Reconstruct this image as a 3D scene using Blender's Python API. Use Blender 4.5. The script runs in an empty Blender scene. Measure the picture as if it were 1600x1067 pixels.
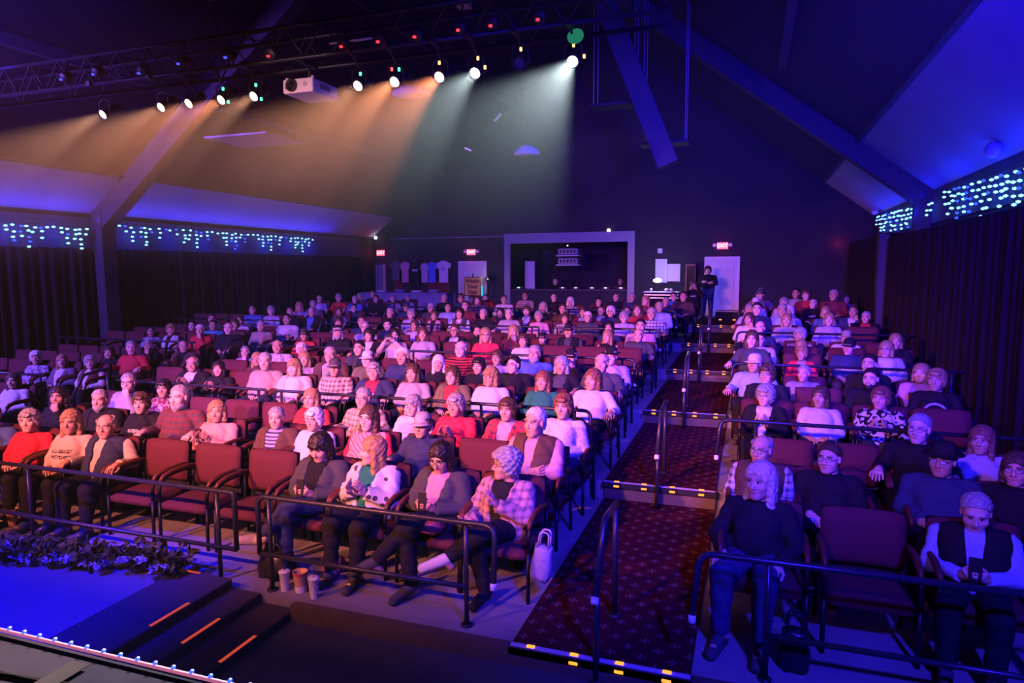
import bpy, bmesh, math, random, time
import numpy as np
from mathutils import Vector, Matrix, Euler

T_START = time.perf_counter()
random.seed(7)
RNG = np.random.default_rng(7)
SC = bpy.context.scene
COL = SC.collection

# ------------------------------------------------------------------ camera
def make_camera():
    yaw, pit, roll, h = .3378, .1055, -.0051, 2.572
    F = np.array([-math.sin(yaw)*math.cos(pit), math.cos(yaw)*math.cos(pit), -math.sin(pit)])
    R = np.array([math.cos(yaw), math.sin(yaw), 0.0])
    U = np.cross(R, F)
    R2 = R*math.cos(roll)+U*math.sin(roll)
    U2 = -R*math.sin(roll)+U*math.cos(roll)
    cd = bpy.data.cameras.new('camera')
    cd.sensor_fit = 'HORIZONTAL'; cd.sensor_width = 36.0
    cd.lens = 1057.0/1600*36
    cd.clip_start = .05; cd.clip_end = 200
    o = bpy.data.objects.new('camera', cd); COL.objects.link(o)
    m = Matrix.Identity(4)
    for i in range(3):
        m[i][0] = R2[i]; m[i][1] = U2[i]; m[i][2] = -F[i]
    m[0][3], m[1][3], m[2][3] = 0, 0, h
    o.matrix_world = m
    SC.camera = o
make_camera()

# ------------------------------------------------------------------ world, exposure
w = bpy.data.worlds.new('world'); SC.world = w; w.use_nodes = True
w.node_tree.nodes['Background'].inputs[0].default_value = (.10, .08, .6, 1)
w.node_tree.nodes['Background'].inputs[1].default_value = .004
SC.view_settings.view_transform = 'Standard'
SC.view_settings.look = 'None'
SC.view_settings.gamma = 1.0
SC.view_settings.use_curve_mapping = False
SC.view_settings.exposure = 0.0
HAZE_DENSITY = .0018
BEAM_K = 36.0
SC.cycles.volume_step_rate = 1.0
SC.cycles.volume_max_steps = 48
SC.cycles.max_bounces = 4
SC.cycles.diffuse_bounces = 2
SC.cycles.glossy_bounces = 2
SC.cycles.transmission_bounces = 2
SC.cycles.volume_bounces = 0
SC.cycles.sample_clamp_indirect = 3.0
SC.cycles.use_denoising = True

# ------------------------------------------------------------------ lights of the room
def spot(name, loc, aim, color, power, angle, blend=.4, r=.08):
    d = bpy.data.lights.new(name, 'SPOT')
    d.color = color; d.energy = power; d.spot_size = math.radians(angle); d.spot_blend = blend
    d.shadow_soft_size = r
    o = bpy.data.objects.new(name, d); COL.objects.link(o)
    o.location = loc
    o.rotation_euler = (Vector(aim)-Vector(loc)).to_track_quat('-Z', 'Y').to_euler()
    return o
def point(name, loc, color, power, r=.06):
    d = bpy.data.lights.new(name, 'POINT'); d.color = color; d.energy = power; d.shadow_soft_size = r
    o = bpy.data.objects.new(name, d); COL.objects.link(o); o.location = loc
    return o

# stage wash spilling over the audience (fixtures hang over the stage, behind the camera)
spot('stage_wash_light', (-7.2, -1.5, 4.6), (-4.6, 7.0, .7), (1, .23, .18), 9600, 58, .75, .12)
spot('stage_wash_light', (-3.6, -1.5, 4.6), (-3.4, 6.5, .7), (1, .27, .19), 4600, 50, .75, .12)
spot('stage_wash_light', (-5.5, -2.0, 4.75), (-5.5, 14.0, 1.3), (.66, .15, .75), 9500, 56, .8, .12)
spot('stage_wash_light', (-1.5, -1.5, 4.5), (1.3, 8.5, 1.0), (.60, .14, .8), 3600, 40, 1.0, .12)
# unseen flags added to keep the wash light off the near floor and ceiling
FLAGS = ((-9.0, -.91, 3.65), (.5, -.89, 4.19)), ((-9.0, -.91, 4.62), (.5, -.89, 5.6))
# added pink spot that brightens the projector in place of wash spill
spot('projector_fill_light', (-5.0, -1.5, 3.2), (-5.0, 6.8, 4.7), (1, .62, .75), 1300, 9, .5, .06)
# blue wash from the side
spot('blue_wash_light', (1.6, .6, 5.0), (-3.2, 9.5, .8), (.02, .01, 1), 3400, 58, .6, .15)
spot('blue_wash_light', (2.0, -.6, 4.9), (1.4, 5.6, .3), (.03, .015, 1), 4500, 60, .7, .15)
spot('blue_wash_light', (-.6, 1.2, 5.0), (-2.2, 3.2, -.1), (.03, .01, 1), 260, 60, .7, .15)
spot('blue_wash_light', (-12.5, 1.0, 5.0), (-9.5, 13.0, .8), (.26, .10, 1), 8000, 75, .6, .15)
spot('blue_wash_light', (1.7, 6.0, 5.1), (-2.5, 15.0, 1.0), (.07, .03, 1), 3500, 80, .6, .15)
# blue light on the apron floor at the foot of the stage
spot('apron_light', (-5.6, 1.6, 4.6), (-5.4, 3.2, .1), (.0, .0, 1), 5500, 42, .7, .1)
spot('purlin_light', (-9.4, 6.3, 5.42), (-11.2, 9.0, 6.3), (.06, .03, 1), 420, 60, .6, .05)
# blue LED strips along the eaves that wash the low roof strips above the light strings
def strip(name, loc, aim, length, width, color, power):
    d = bpy.data.lights.new(name, 'AREA'); d.shape = 'RECTANGLE'; d.size = width; d.size_y = length
    d.color = color; d.energy = power
    o = bpy.data.objects.new(name, d); COL.objects.link(o); o.location = loc
    z = -(Vector(aim)-Vector(loc)).normalized(); y = Vector((0, 1, 0)); x = y.cross(z)
    o.rotation_euler = Matrix((x, y, z)).transposed().to_euler()
strip('eave_led_strip', (-14.1, 14.5, 3.72), (-13.3, 14.5, 4.9), 13, .08, (.08, .03, 1), 45)
strip('eave_led_strip', (3.4, 15.5, 4.05), (2.5, 15.5, 5.2), 15, .08, (.002, .002, 1), 50)
spot('roof_flood_light', (1.6, .8, 3.2), (2.9, 15.0, 4.9), (.0, .0, 1), 11000, 62, .8, .2)
for _y in (9.7, 10.7, 12.6, 13.8, 15.0, 16.2, 17.4, 18.6, 19.7):
    point('string_glow', (-13.95, _y, 3.40), (.01, .02, 1), 9, .06)
for _y in (10.9, 12.4, 14.2, 16.6, 18.4, 20.3, 22.0):
    point('string_glow', (3.2, _y, 3.75), (.01, .02, 1), 12, .06)
# exit signs, rear counter, booth
for _p in ((-13.95, 23.8, 3.27), (-10.04, 23.8, 3.25), (-.91, 23.8, 3.34), (2.6, 23.8, 3.36)):
    point('exit_glow', _p, (1, .03, .05), 4, .1)
point('counter_glow', (-2.85, 22.6, 2.45), (.85, 1, .95), 26, .08)
point('floor_lamp_glow', (-9.24, 23.35, 2.30), (1, .70, .36), 5, .04)
point('booth_glow', (-7.05, 23.7, 2.5), (1, .7, .5), 2.5, .05)
spot('rear_wash_light', (-4.5, 16.5, 5.6), (-4.0, 24, 2.6), (.25, .12, 1), 650, 100, .8, .15)

# ------------------------------------------------------------------ materials
_M = {}
def lin(c):
    return tuple(((x+.055)/1.055)**2.4 if x > .04045 else x/12.92 for x in c)
def nodes_of(name):
    m = bpy.data.materials.new(name); m.use_nodes = True
    nt = m.node_tree
    return m, nt, nt.nodes['Principled BSDF']
def mat(name, color, rough=.7, metal=0.0, noise=0.0, scale=40.0, bump=0.0, spec=.3, coat=0.0):
    if name in _M: return _M[name]
    m, nt, b = nodes_of(name)
    b.inputs['Roughness'].default_value = rough
    b.inputs['Metallic'].default_value = metal
    b.inputs['Specular IOR Level'].default_value = spec
    b.inputs['Coat Weight'].default_value = coat
    b.inputs['Base Color'].default_value = (*color, 1)
    if noise or bump:
        tc = nt.nodes.new('ShaderNodeTexCoord'); nz = nt.nodes.new('ShaderNodeTexNoise')
        nz.inputs['Scale'].default_value = scale; nz.inputs['Detail'].default_value = 3
        nt.links.new(tc.outputs['Object'], nz.inputs['Vector'])
        if noise:
            mx = nt.nodes.new('ShaderNodeMix'); mx.data_type = 'RGBA'
            mx.inputs['A'].default_value = (*[max(0, c*(1-noise)) for c in color], 1)
            mx.inputs['B'].default_value = (*[min(1, c*(1+noise)) for c in color], 1)
            nt.links.new(nz.outputs['Fac'], mx.inputs['Factor'])
            nt.links.new(mx.outputs['Result'], b.inputs['Base Color'])
        if bump:
            bp = nt.nodes.new('ShaderNodeBump'); bp.inputs['Strength'].default_value = bump
            bp.inputs['Distance'].default_value = .01
            nt.links.new(nz.outputs['Fac'], bp.inputs['Height'])
            nt.links.new(bp.outputs['Normal'], b.inputs['Normal'])
    _M[name] = m
    return m
def emit(name, color, strength):
    if name in _M: return _M[name]
    m, nt, b = nodes_of(name)
    b.inputs['Base Color'].default_value = (*[c*.08 for c in color], 1)
    b.inputs['Emission Color'].default_value = (*color, 1)
    b.inputs['Emission Strength'].default_value = strength
    m.cycles.emission_sampling = 'NONE'
    _M[name] = m
    return m

# ------------------------------------------------------------------ mesh collector
class MB:
    def __init__(s): s.v = []; s.f = []; s.m = []
    def add(s, v, f, m=0):
        o = len(s.v); s.v += [tuple(p) for p in v]; s.f += [tuple(i+o for i in q) for q in f]; s.m += [m]*len(f)
        return s
    def box(s, lo, hi, m=0):
        x0, y0, z0 = lo; x1, y1, z1 = hi
        v = [(x0,y0,z0),(x1,y0,z0),(x1,y1,z0),(x0,y1,z0),(x0,y0,z1),(x1,y0,z1),(x1,y1,z1),(x0,y1,z1)]
        return s.add(v, [(0,3,2,1),(4,5,6,7),(0,1,5,4),(1,2,6,5),(2,3,7,6),(3,0,4,7)], m)
    def obox(s, c, half, M, m=0):
        n = len(s.v); s.box([-a for a in half], half, m)
        for i in range(n, len(s.v)): s.v[i] = tuple(M @ Vector(s.v[i]) + Vector(c))
        return s
    def tube(s, pts, r, n=8, m=0, cap=True):
        pts = [Vector(p) for p in pts]; rs = r if isinstance(r, (list, tuple)) else [r]*len(pts)
        V = []; F = []
        up = None
        for i, p in enumerate(pts):
            a = pts[max(i-1, 0)]; b = pts[min(i+1, len(pts)-1)]
            t = (b-a).normalized()
            if up is None:
                up = Vector((0,0,1)) if abs(t.z) < .9 else Vector((1,0,0))
            u = (up - t*up.dot(t)).normalized(); up = u
            w_ = t.cross(u)
            for k in range(n):
                an = 2*math.pi*k/n
                V.append(p + (u*math.cos(an)+w_*math.sin(an))*rs[i])
        for i in range(len(pts)-1):
            for k in range(n):
                k2 = (k+1) % n
                F.append((i*n+k, i*n+k2, (i+1)*n+k2, (i+1)*n+k))
        if cap:
            F.append(tuple(range(n-1, -1, -1))); F.append(tuple((len(pts)-1)*n+k for k in range(n)))
        return s.add(V, F, m)
    def lathe(s, prof, n=16, m=0, M=None, cap=True):
        V = []; F = []
        for r, z in prof:
            for k in range(n):
                an = 2*math.pi*k/n; V.append(Vector((r*math.cos(an), r*math.sin(an), z)))
        for i in range(len(prof)-1):
            for k in range(n):
                k2 = (k+1) % n; F.append((i*n+k, i*n+k2, (i+1)*n+k2, (i+1)*n+k))
        if cap:
            F.append(tuple(range(n-1, -1, -1))); F.append(tuple((len(prof)-1)*n+k for k in range(n)))
        if M is not None: V = [M @ p for p in V]
        return s.add(V, F, m)
    def mesh(s, name, mats=(), smooth=False):
        me = bpy.data.meshes.new(name); me.from_pydata(s.v, [], s.f)
        for x in mats: me.materials.append(x)
        if any(s.m): me.polygons.foreach_set('material_index', s.m)
        if smooth: me.shade_smooth()
        me.update()
        return me

def link(name, data, parent=None, loc=(0,0,0), rot=(0,0,0), scale=None):
    o = bpy.data.objects.new(name, data); COL.objects.link(o)
    o.location = loc; o.rotation_euler = rot
    if scale: o.scale = scale
    if parent is not None: o.parent = parent
    return o
def part(name, mb, mats, parent, smooth=False, **k):
    return link(name, mb.mesh(name, mats if isinstance(mats, (list, tuple)) else [mats], smooth), parent, **k)
def thing(name, label, cat, loc=(0,0,0), rot=(0,0,0), group=None, scale=None):
    o = bpy.data.objects.new(name, None); COL.objects.link(o)
    o.location = loc; o.rotation_euler = rot; o.empty_display_size = .1
    if scale: o.scale = scale
    o['label'] = label; o['category'] = cat
    if group: o['group'] = group
    return o
def struct(name, mb, mats, smooth=False):
    o = part(name, mb, mats, None, smooth); o['kind'] = 'structure'
    return o
def bevel_box(lo, hi, bev=.02, seg=2):
    bm = bmesh.new(); bmesh.ops.create_cube(bm, size=1)
    for v in bm.verts:
        v.co = Vector([(lo[i]+hi[i])/2 + v.co[i]*(hi[i]-lo[i]) for i in range(3)])
    bmesh.ops.bevel(bm, geom=list(bm.edges), offset=bev, segments=seg, affect='EDGES', profile=.5)
    mb = MB(); bm.verts.index_update()
    mb.add([v.co.copy() for v in bm.verts], [tuple(v.index for v in f.verts) for f in bm.faces])
    bm.free(); return mb

BLACK_METAL = mat('black powder-coated metal', (.012, .012, .016), .38, .3)
RAIL_METAL = mat('dark painted steel tube', (.035, .035, .05), .3, .4)
CONCRETE = mat('painted concrete', (.20, .19, .20), .75, 0, .35, 3.0, .15)
CHROME = mat('dull chrome', (.5, .5, .52), .3, 1)
WHITE_PAINT = mat('white paint', (.62, .60, .60), .5)
BLACK_PAINT = mat('black flat paint', (.012, .012, .014), .9, 0, .3, 2.0)
BLACK_PLASTIC = mat('black plastic', (.015, .015, .017), .45)

# ================================================================== room shell
XL, XR, YB = -14.3, 3.6, 24.0
D, Y0, DZ = 3.057, 4.31, .199
def tierY(i): return Y0 + D*i
RIDGE = (-5.35, 11.0)
low = MB().box((XL, -4, -.32), (XR, 4.2, -.125))
struct('floor', low, mat('dark low floor', (.07, .065, .075), .6, 0, .3, 3.0, .1))
for i in range(6):
    y0 = 4.2 if i == 0 else tierY(i); y1 = tierY(i+1) if i < 5 else YB
    mb = MB().box((XL, y0, -.32), (XR, y1, DZ*i))
    struct('floor', mb, CONCRETE)
struct('trim_kerb', MB().box((-3.28, 4.13, -.125), (XR, 4.2, .006)), mat('worn brown kerb', (.085, .06, .045), .8, 0, .5, 6, .3))
# walls
WALLDK = mat('dark wall paint', (.022, .02, .03), .85, 0, .3, 1.5)
BX0, BX1, BZ0, BZ1 = -8.5, -4.05, 1.86, 3.54
struct('wall_back', MB().box((XL-.2, YB, -.3), (BX0, YB+.2, 11.2)).box((BX1, YB, -.3), (XR+.2, YB+.2, 11.2)).box((BX0, YB, -.3), (BX1, YB+.2, BZ0)).box((BX0, YB, BZ1), (BX1, YB+.2, 11.2)), WALLDK)
# control booth room behind the opening
for _n, _lo, _hi in (('wall_booth_back', (BX0-.6, 26.6, .9), (BX1+.6, 26.75, 3.8)), ('wall_booth_far', (BX0-.75, YB+.2, .9), (BX0-.6, 26.75, 3.8)), ('wall_booth_near', (BX1+.6, YB+.2, .9), (BX1+.75, 26.75, 3.8)), ('ceiling_booth', (BX0-.6, YB+.2, 3.7), (BX1+.6, 26.6, 3.8)), ('floor_booth', (BX0-.6, YB+.2, .9), (BX1+.6, 26.6, 1.0))):
    struct(_n, MB().box(_lo, _hi), WALLDK)
struct('wall_left', MB().box((XL-.2, -4, -.3), (XL, YB, 3.95)), WALLDK)
struct('wall_right', MB().box((XR, -4, -.3), (XR+.2, YB, 4.25)), WALLDK)
struct('wall_front', MB().box((XL-.2, -4.2, -.3), (XR+.2, -4, 11.2)), BLACK_PAINT)
# roof: a pale insulated strip along each eave, flat black above it
PALE_ROOF = mat('pale insulation facing', (.34, .33, .44), .8, 0, .15, 1.2)
ROOF_DK = mat('black roof deck', (.02, .02, .024), .9, 0, .3, 1.0)
def roof_slab(xa, za, xb, zb, name, m):
    mb = MB(); t = .12
    v = [(xa,-4,za),(xb,-4,zb),(xb,YB,zb),(xa,YB,za),(xa,-4,za+t),(xb,-4,zb+t),(xb,YB,zb+t),(xa,YB,za+t)]
    mb.add(v, [(0,3,2,1),(4,5,6,7),(0,1,5,4),(1,2,6,5),(2,3,7,6),(3,0,4,7)])
    return struct(name, mb, m)
def zl(x): return 3.9 + .79*(x-XL)
def zr(x): return 4.2 + .76*(XR-x)
roof_slab(XL, zl(XL), -13.27, zl(-13.27), 'ceiling', PALE_ROOF)
roof_slab(-13.27, zl(-13.27), RIDGE[0], zl(RIDGE[0]), 'ceiling', ROOF_DK)
roof_slab(2.1, zr(2.1), XR, zr(XR), 'ceiling', PALE_ROOF)
roof_slab(RIDGE[0], zr(RIDGE[0]), 2.1, zr(2.1), 'ceiling', ROOF_DK)
# thin trim board where pale facing meets the black deck
struct('trim_1', MB().box((-13.32, -4, zl(-13.27)-.07), (-13.22, YB, zl(-13.27)-.01)), mat('eave trim', (.05, .05, .06), .7))
struct('trim_2', MB().box((2.05, -4, zr(2.1)-.07), (2.15, YB, zr(2.1)-.01)), _M['eave trim'])
struct('trim_halo_3', MB().box((XL, 9.2, 3.02), (XL+.03, 22.9, 3.80)), mat('added blue halo board', (.07, .07, .11), .8))  # boards added behind the light strings to catch a blue halo
struct('trim_halo_4', MB().box((XR-.03, 9.2, 3.50), (XR, 22.9, 4.18)), _M['added blue halo board'])
# roof frames and purlins
FRAME = mat('dark painted frame', (.035, .032, .05), .6, 0, .2, 2.0)
def beam(name, a, b, depth, width):
    a = Vector(a); b = Vector(b); d = b-a
    up = Vector((0,0,1)) if abs(d.normalized().y) < .9 else Vector((0,0,1))
    y = d.normalized(); n = (up - y*up.dot(y)).normalized(); x = y.cross(n)
    M = Matrix((x, y, n)).transposed()
    mb = MB().obox((a+b)/2, (width/2, d.length/2, depth/2), M)
    return struct(name, mb, FRAME)
beam('roof_beam', (-14.2, 11.8, 3.72), (-5.35, 11.8, 10.6), .5, .32)
struct('column', MB().box((-14.28, 11.62, .4), (-13.98, 11.98, 3.98)), FRAME)
beam('roof_beam', (3.5, 16.8, 4.12), (-5.35, 16.8, 10.85), .55, .34)
struct('column', MB().box((3.28, 16.62, .7), (3.58, 16.98, 4.3)), FRAME)
beam('roof_beam', (-11.15, 4, 6.22), (-11.15, 23.9, 6.22), .2, .14)
beam('roof_beam', (.45, 4, 6.42), (.45, 14.2, 6.42), .2, .14)
beam('roof_beam', (-8.3, 4, 8.5), (-8.3, 23.9, 8.5), .2, .14)
# slanting brace frame behind the truss end
BRACE = mat('blue-grey painted brace', (.05, .045, .09), .6)
mb = MB(); M_ = Matrix(((.908, 0, .419), (0, 1, 0), (-.419, 0, .908)))
mb.obox((-2.25, 14, 6.25), (.2, .16, 1.75), Matrix.Rotation(math.radians(-22), 3, 'Y'))
o = struct('roof_beam', mb, BRACE)

# pleated dark curtains below the light strings
def pleats(name, x, y0, y1, z0f, z1, label, m, sgn):
    n = int((y1-y0)/.075); V = []; F = []
    for k in range(n+1):
        y = y0+(y1-y0)*k/n
        off = .045*math.sin(k*2.1)+.02*math.sin(k*.73)
        zb = z0f(y)
        for z, g in ((zb, 1.3), ((zb+z1)/2, 1.05), (z1, .7)):
            V.append((x+sgn*(.07+off*g), y, z))
            V.append((x+sgn*(.05+off*g), y, z))
    for k in range(n):
        a = k*6; b = a+6
        for j in (0, 2):
            F.append((a+j, b+j, b+j+2, a+j+2)); F.append((a+j+1, a+j+3, b+j+3, b+j+1))
    me = MB().add(V, F).mesh(name, [m], True)
    o = link(name, me); o['label'] = label; o['category'] = 'curtain'
    return o
VELVET = mat('dark plum drape', (.012, .009, .014), .9, 0, .3, 8)
def floor_z(y): return -.12 if y < 4.2 else DZ*min(5, max(0, int((y-Y0)/D)))
pleats('curtain', XL, 2.0, 11.55, lambda y: floor_z(y)+.02, 3.1, 'dark pleated curtain on the far side wall, before the roof post', VELVET, 1)
pleats('curtain', XL, 12.05, 22.9, lambda y: floor_z(y)+.02, 3.1, 'long dark curtain on the side wall, behind its roof post', VELVET, 1)
pleats('curtain', 2.86, 2.0, 16.55, lambda y: floor_z(y)+.02, 3.2, 'dark curtain on the wall nearest the carpeted aisle, before its post', VELVET, -1)
pleats('curtain', 2.86, 17.05, 22.9, lambda y: floor_z(y)+.02, 3.3, 'dark curtain on the near side wall, beyond its roof post', VELVET, -1)

struct('trim_5', MB().box((2.80, 2.0, 3.2), (XR, 16.6, 3.24)).box((2.80, 16.6, 3.3), (XR, 22.9, 3.34)), BLACK_PAINT)
struct('column', MB().box((2.62, 16.64, .7), (2.82, 16.96, 3.3)), FRAME)
# ------------------------------------------------------------------ stage, rope light, apron, steps
STAGE = mat('worn stage deck', (.0035, .0035, .006), .8, 0, .3, 5, .1, .0)
APRON = mat('smooth apron floor', (.13, .13, .16), .42, 0, .2, 2.0)
STEP = mat('dark stair carpet', (.05, .035, .045), .9, 0, .3, 30, .2)
struct('stage_floor', MB().box((XL, -4, -.12), (XR, 2.06, .88)), STAGE)
struct('apron_floor', MB().box((XL, 2.06, -.12), (-4.42, 4.2, .10)), APRON)
# stair beside the apron: three treads running down towards the aisle side
st = thing('stair', 'dark carpeted stair going down beside the blue-lit apron, orange edge tapes', 'stair', (-3.9, 3.3, -.125))
TAPE = emit('glowing orange tape', (1, .10, .05), .55)
for k, (x0, x1, z) in enumerate(((-4.42, -3.90, .10), (-3.90, -3.62, .025), (-3.62, -3.30, -.05))):
    b = bevel_box((x0+3.9, 2.07-3.3, 0), (x1+3.9+.02, 4.195-3.3, z+.125), .008, 1)
    part('tread', b, STEP, st)
    t = MB().box((x1+3.9-.012, 3.41-3.3, z+.125), (x1+3.9+.014, 3.76-3.3, z+.129))
    p = part('edge_tape', t, TAPE, st); p['label'] = 'short glowing orange tape on the tread edge'
t = MB().box((-4.45+3.9, 4.17-3.3, .227), (-4.20+3.9, 4.19-3.3, .232)); part('edge_tape', t, TAPE, st)
# rope light
rope = thing('rope_light', 'rope light with blue bulbs along the curved stage edge', 'rope light', (-3.0, 2.05, .9))
pts = [(-4.6+.05*k+3.0, .0+.02*((k/66.)**2), 0) for k in range(67)]
part('tube', MB().tube(pts, .009, 6), emit('pink rope tube', (.9, .22, .45), .5), rope, True)
bulb_me = bpy.data.meshes.new('bulb')
bm = bmesh.new(); bmesh.ops.create_icosphere(bm, subdivisions=1, radius=1); bm.to_mesh(bulb_me); bm.free(); bulb_me.shade_smooth()
rope_bulb = bulb_me.copy(); rope_bulb.materials.append(emit('blue rope bulb', (.012, .05, 1), 4))
for k in range(34):
    o = link('bulb', rope_bulb, rope, (-1.6+.098*k, .006+.02*((-1.6+.098*k+1.6)/3.3)**2, .012), scale=(.009, .012, .011))
# cables taped along the stage behind the rope light
for j, (off, lab) in enumerate(((.10, 'black cable lying closest to the rope light on stage'), (.16, 'second black cable on the stage, farther from the rope light'))):
    pts = [(-4.6+.12*k, 1.97-off*.6+.05*math.sin(k*.35+j)-.012*k*.2, .889) for k in range(26)]
    c = part('stage_cable', MB().tube(pts, .009, 6), mat('matt black cable', (.0025,.0025,.003), .9, 0, 0, 1, 0, 0), None, True); c['label'] = lab; c['category'] = 'cable'
# tape cross on the cable
tp = part('gaffer_tape', MB().box((-2.72, 1.78, .8965), (-2.62, 1.98, .900)), mat('gaffer tape', (.005,.005,.006), .9, 0, 0, 1, 0, 0), None); tp['label'] = 'strip of dark tape over the stage cables'; tp['category'] = 'tape'

# ------------------------------------------------------------------ carpeted aisles
def carpet_mat():
    m, nt, b = nodes_of('motif carpet'); L = nt.links.new
    N = nt.nodes.new
    b.inputs['Roughness'].default_value = .95; b.inputs['Specular IOR Level'].default_value = .1
    tc = N('ShaderNodeTexCoord'); sep = N('ShaderNodeSeparateXYZ'); L(tc.outputs['Object'], sep.inputs[0])
    def M(op, a, b_=None, c=None):
        n = N('ShaderNodeMath'); n.operation = op
        for i, x in enumerate((a, b_, c)):
            if x is None: continue
            if isinstance(x, (int, float)): n.inputs[i].default_value = x
            else: L(x, n.inputs[i])
        return n.outputs[0]
    def lattice(ox, oy):
        u = M('ABSOLUTE', M('SUBTRACT', M('FRACT', M('MULTIPLY_ADD', sep.outputs[0], 4.9, ox)), .5))
        v = M('ABSOLUTE', M('SUBTRACT', M('FRACT', M('MULTIPLY_ADD', sep.outputs[1], 4.9, oy)), .5))
        mx = M('MAXIMUM', u, v); mn = M('MINIMUM', u, v)
        cross = M('MULTIPLY', M('LESS_THAN', mx, .17), M('LESS_THAN', mn, .03))
        dia = M('LESS_THAN', M('ADD', u, v), .085)
        ring = M('MULTIPLY', M('LESS_THAN', M('ABSOLUTE', M('SUBTRACT', mx, .14)), .025), M('LESS_THAN', mn, .06))
        return M('MAXIMUM', M('MAXIMUM', cross, dia), ring)
    f = M('MAXIMUM', lattice(0, 0), lattice(.5, .5))
    nz = N('ShaderNodeTexNoise'); nz.inputs['Scale'].default_value = 60; L(tc.outputs['Object'], nz.inputs['Vector'])
    f2 = M('MULTIPLY', f, M('MULTIPLY_ADD', nz.outputs[0], .8, .3))
    mx = N('ShaderNodeMix'); mx.data_type = 'RGBA'; L(f2, mx.inputs['Factor'])
    mx.inputs['A'].default_value = (.042, .005, .010, 1); mx.inputs['B'].default_value = (.15, .075, .085, 1)
    L(mx.outputs['Result'], b.inputs['Base Color'])
    bp = N('ShaderNodeBump'); bp.inputs['Strength'].default_value = .3; bp.inputs['Distance'].default_value = .005
    L(nz.outputs[0], bp.inputs['Height']); L(bp.outputs[0], b.inputs['Normal'])
    return m
CARPET = carpet_mat()
NOSE = mat('black nosing', (.02, .02, .025), .4)
NOSETOP = mat('pale top strip', (.42, .40, .48), .5)  # pale strip along the top of each nosing
AMBER_GLOW = emit('amber lamp and highlight', (1, .26, .02), 2.2)
ORD = ['first','second','third','fourth','fifth','sixth','seventh','eighth','ninth','tenth','eleventh','twelfth','thirteenth','fourteenth','fifteenth','sixteenth']
for side, (xa, xb) in (('railed', (-1.48, -.28)), ('far side', (-10.2, -9.0))):
    for i in range(6):
        y0 = tierY(i) - (.12 if i == 0 else .03); y1 = tierY(i+1)-.03 if i < 5 else 22.6
        z = DZ*i
        c = MB().box((xa, y0, z+.001), (xb, y1, z+.012))
        o = part('aisle_carpet', c, CARPET, None)
        o['label'] = 'dark red carpet with cross motifs, %s level of the %s aisle' % (ORD[i], side); o['category'] = 'carpet'; o['group'] = 'aisle carpets'
        t = thing('step_nosing', 'black step edge with amber lamps, %s step of the %s aisle' % (ORD[i], side), 'step edge', (xa, y0, z), group='lit step edges')
        w_ = xb-xa
        part('nosing', bevel_box((-.02, -.06, -.055), (w_+.02, .0, .012), .008, 1), NOSE, t)
        part('top_strip', MB().box((0, -.055, .0125), (w_, -.012, .017)), NOSETOP, t)
        part('kick_plate', MB().box((0, -.028, -.185 if i else -.12), (w_, -.001, -.056)), mat('riser board', (.10, .075, .06), .7, 0, .3, 6), t)
        for k in range(4):
            x = w_*(.12+.253*k)
            for zz, yy in (((.020, -.06),) if True else ()):
                part('step_lamp_and_shine', bevel_box((x-.028, -.05, .017), (x+.028, -.02, .026), .003, 1), AMBER_GLOW, t)  # upper block is a painted highlight of the lamp below
            if not (i == 0 and k == 0):
                part('step_lamp_and_shine', bevel_box((x-.03, -.068, -.036), (x+.03, -.06, -.014), .003, 1), AMBER_GLOW, t)

# ------------------------------------------------------------------ rails
def arc_path(pts, r=.07, n=5):
    out = [Vector(pts[0])]
    for a, b, c in zip(pts, pts[1:], pts[2:]):
        a, b, c = Vector(a), Vector(b), Vector(c)
        u = (a-b).normalized(); v = (c-b).normalized()
        rr = min(r, (a-b).length*.45, (c-b).length*.45)
        p0 = b+u*rr; p1 = b+v*rr
        for k in range(n+1):
            t = k/n; out.append(p0*(1-t)**2 + b*2*t*(1-t) + p1*t*t)
    out.append(Vector(pts[-1])); return out
CAPW = mat('white rubber end cap', (.75, .72, .75), .5)
def guard(x0, x1, i, label, drop0=None, drop1=None, posts=()):
    """guard rail across the front of a tier: drop 'bent' = end bent down with a white cap, 'loop' = closed end"""
    z = DZ*i; y = tierY(i)-.02 if i == 0 else tierY(i)+.03
    t = thing('guard_rail', label, 'railing', ((x0+x1)/2, y, z), group='guard rails before the seat rows')
    ox = (x0+x1)/2; a, b = x0-ox, x1-ox
    H, Lw = .78, .30
    top = []
    if drop0 == 'bent': top += [(a-.03, -.12, H-.36), (a, 0, H)]
    elif drop0 == 'loop': top += [(a, 0, Lw), (a, 0, H)]
    else: top += [(a, 0, H)]
    if drop1 == 'bent': top += [(b, 0, H), (b+.03, -.12, H-.36)]
    elif drop1 == 'loop': top += [(b, 0, H), (b, 0, Lw)]
    else: top += [(b, 0, H)]
    part('top_rail', MB().tube(arc_path(top, .09 if 'bent' in (drop0, drop1) else .03), .021, 8), RAIL_METAL, t, True)
    la = a if drop0 != 'bent' else posts[0]-ox; lb = b if drop1 != 'bent' else posts[-1]-ox
    part('lower_rail', MB().tube([(la, 0, Lw), (lb, 0, Lw)], .019, 8), RAIL_METAL, t, True)
    for p in posts:
        part('post', MB().tube([(p-ox, .012, .0), (p-ox, .012, H)], .019, 8).lathe([(.045, .0), (.045, .012)], 10, 0, Matrix.Translation((p-ox, .012, 0))), RAIL_METAL, t, True)
    for s_, d in ((a-.03, drop0), (b+.03, drop1)):
        if d == 'bent':
            q = part('end_cap', MB().tube([(s_, -.12, H-.36), (s_, -.13, H-.405)], .024, 8), CAPW, t, True); q['label'] = 'white rubber end cap'
W = 'front of the %s'
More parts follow.
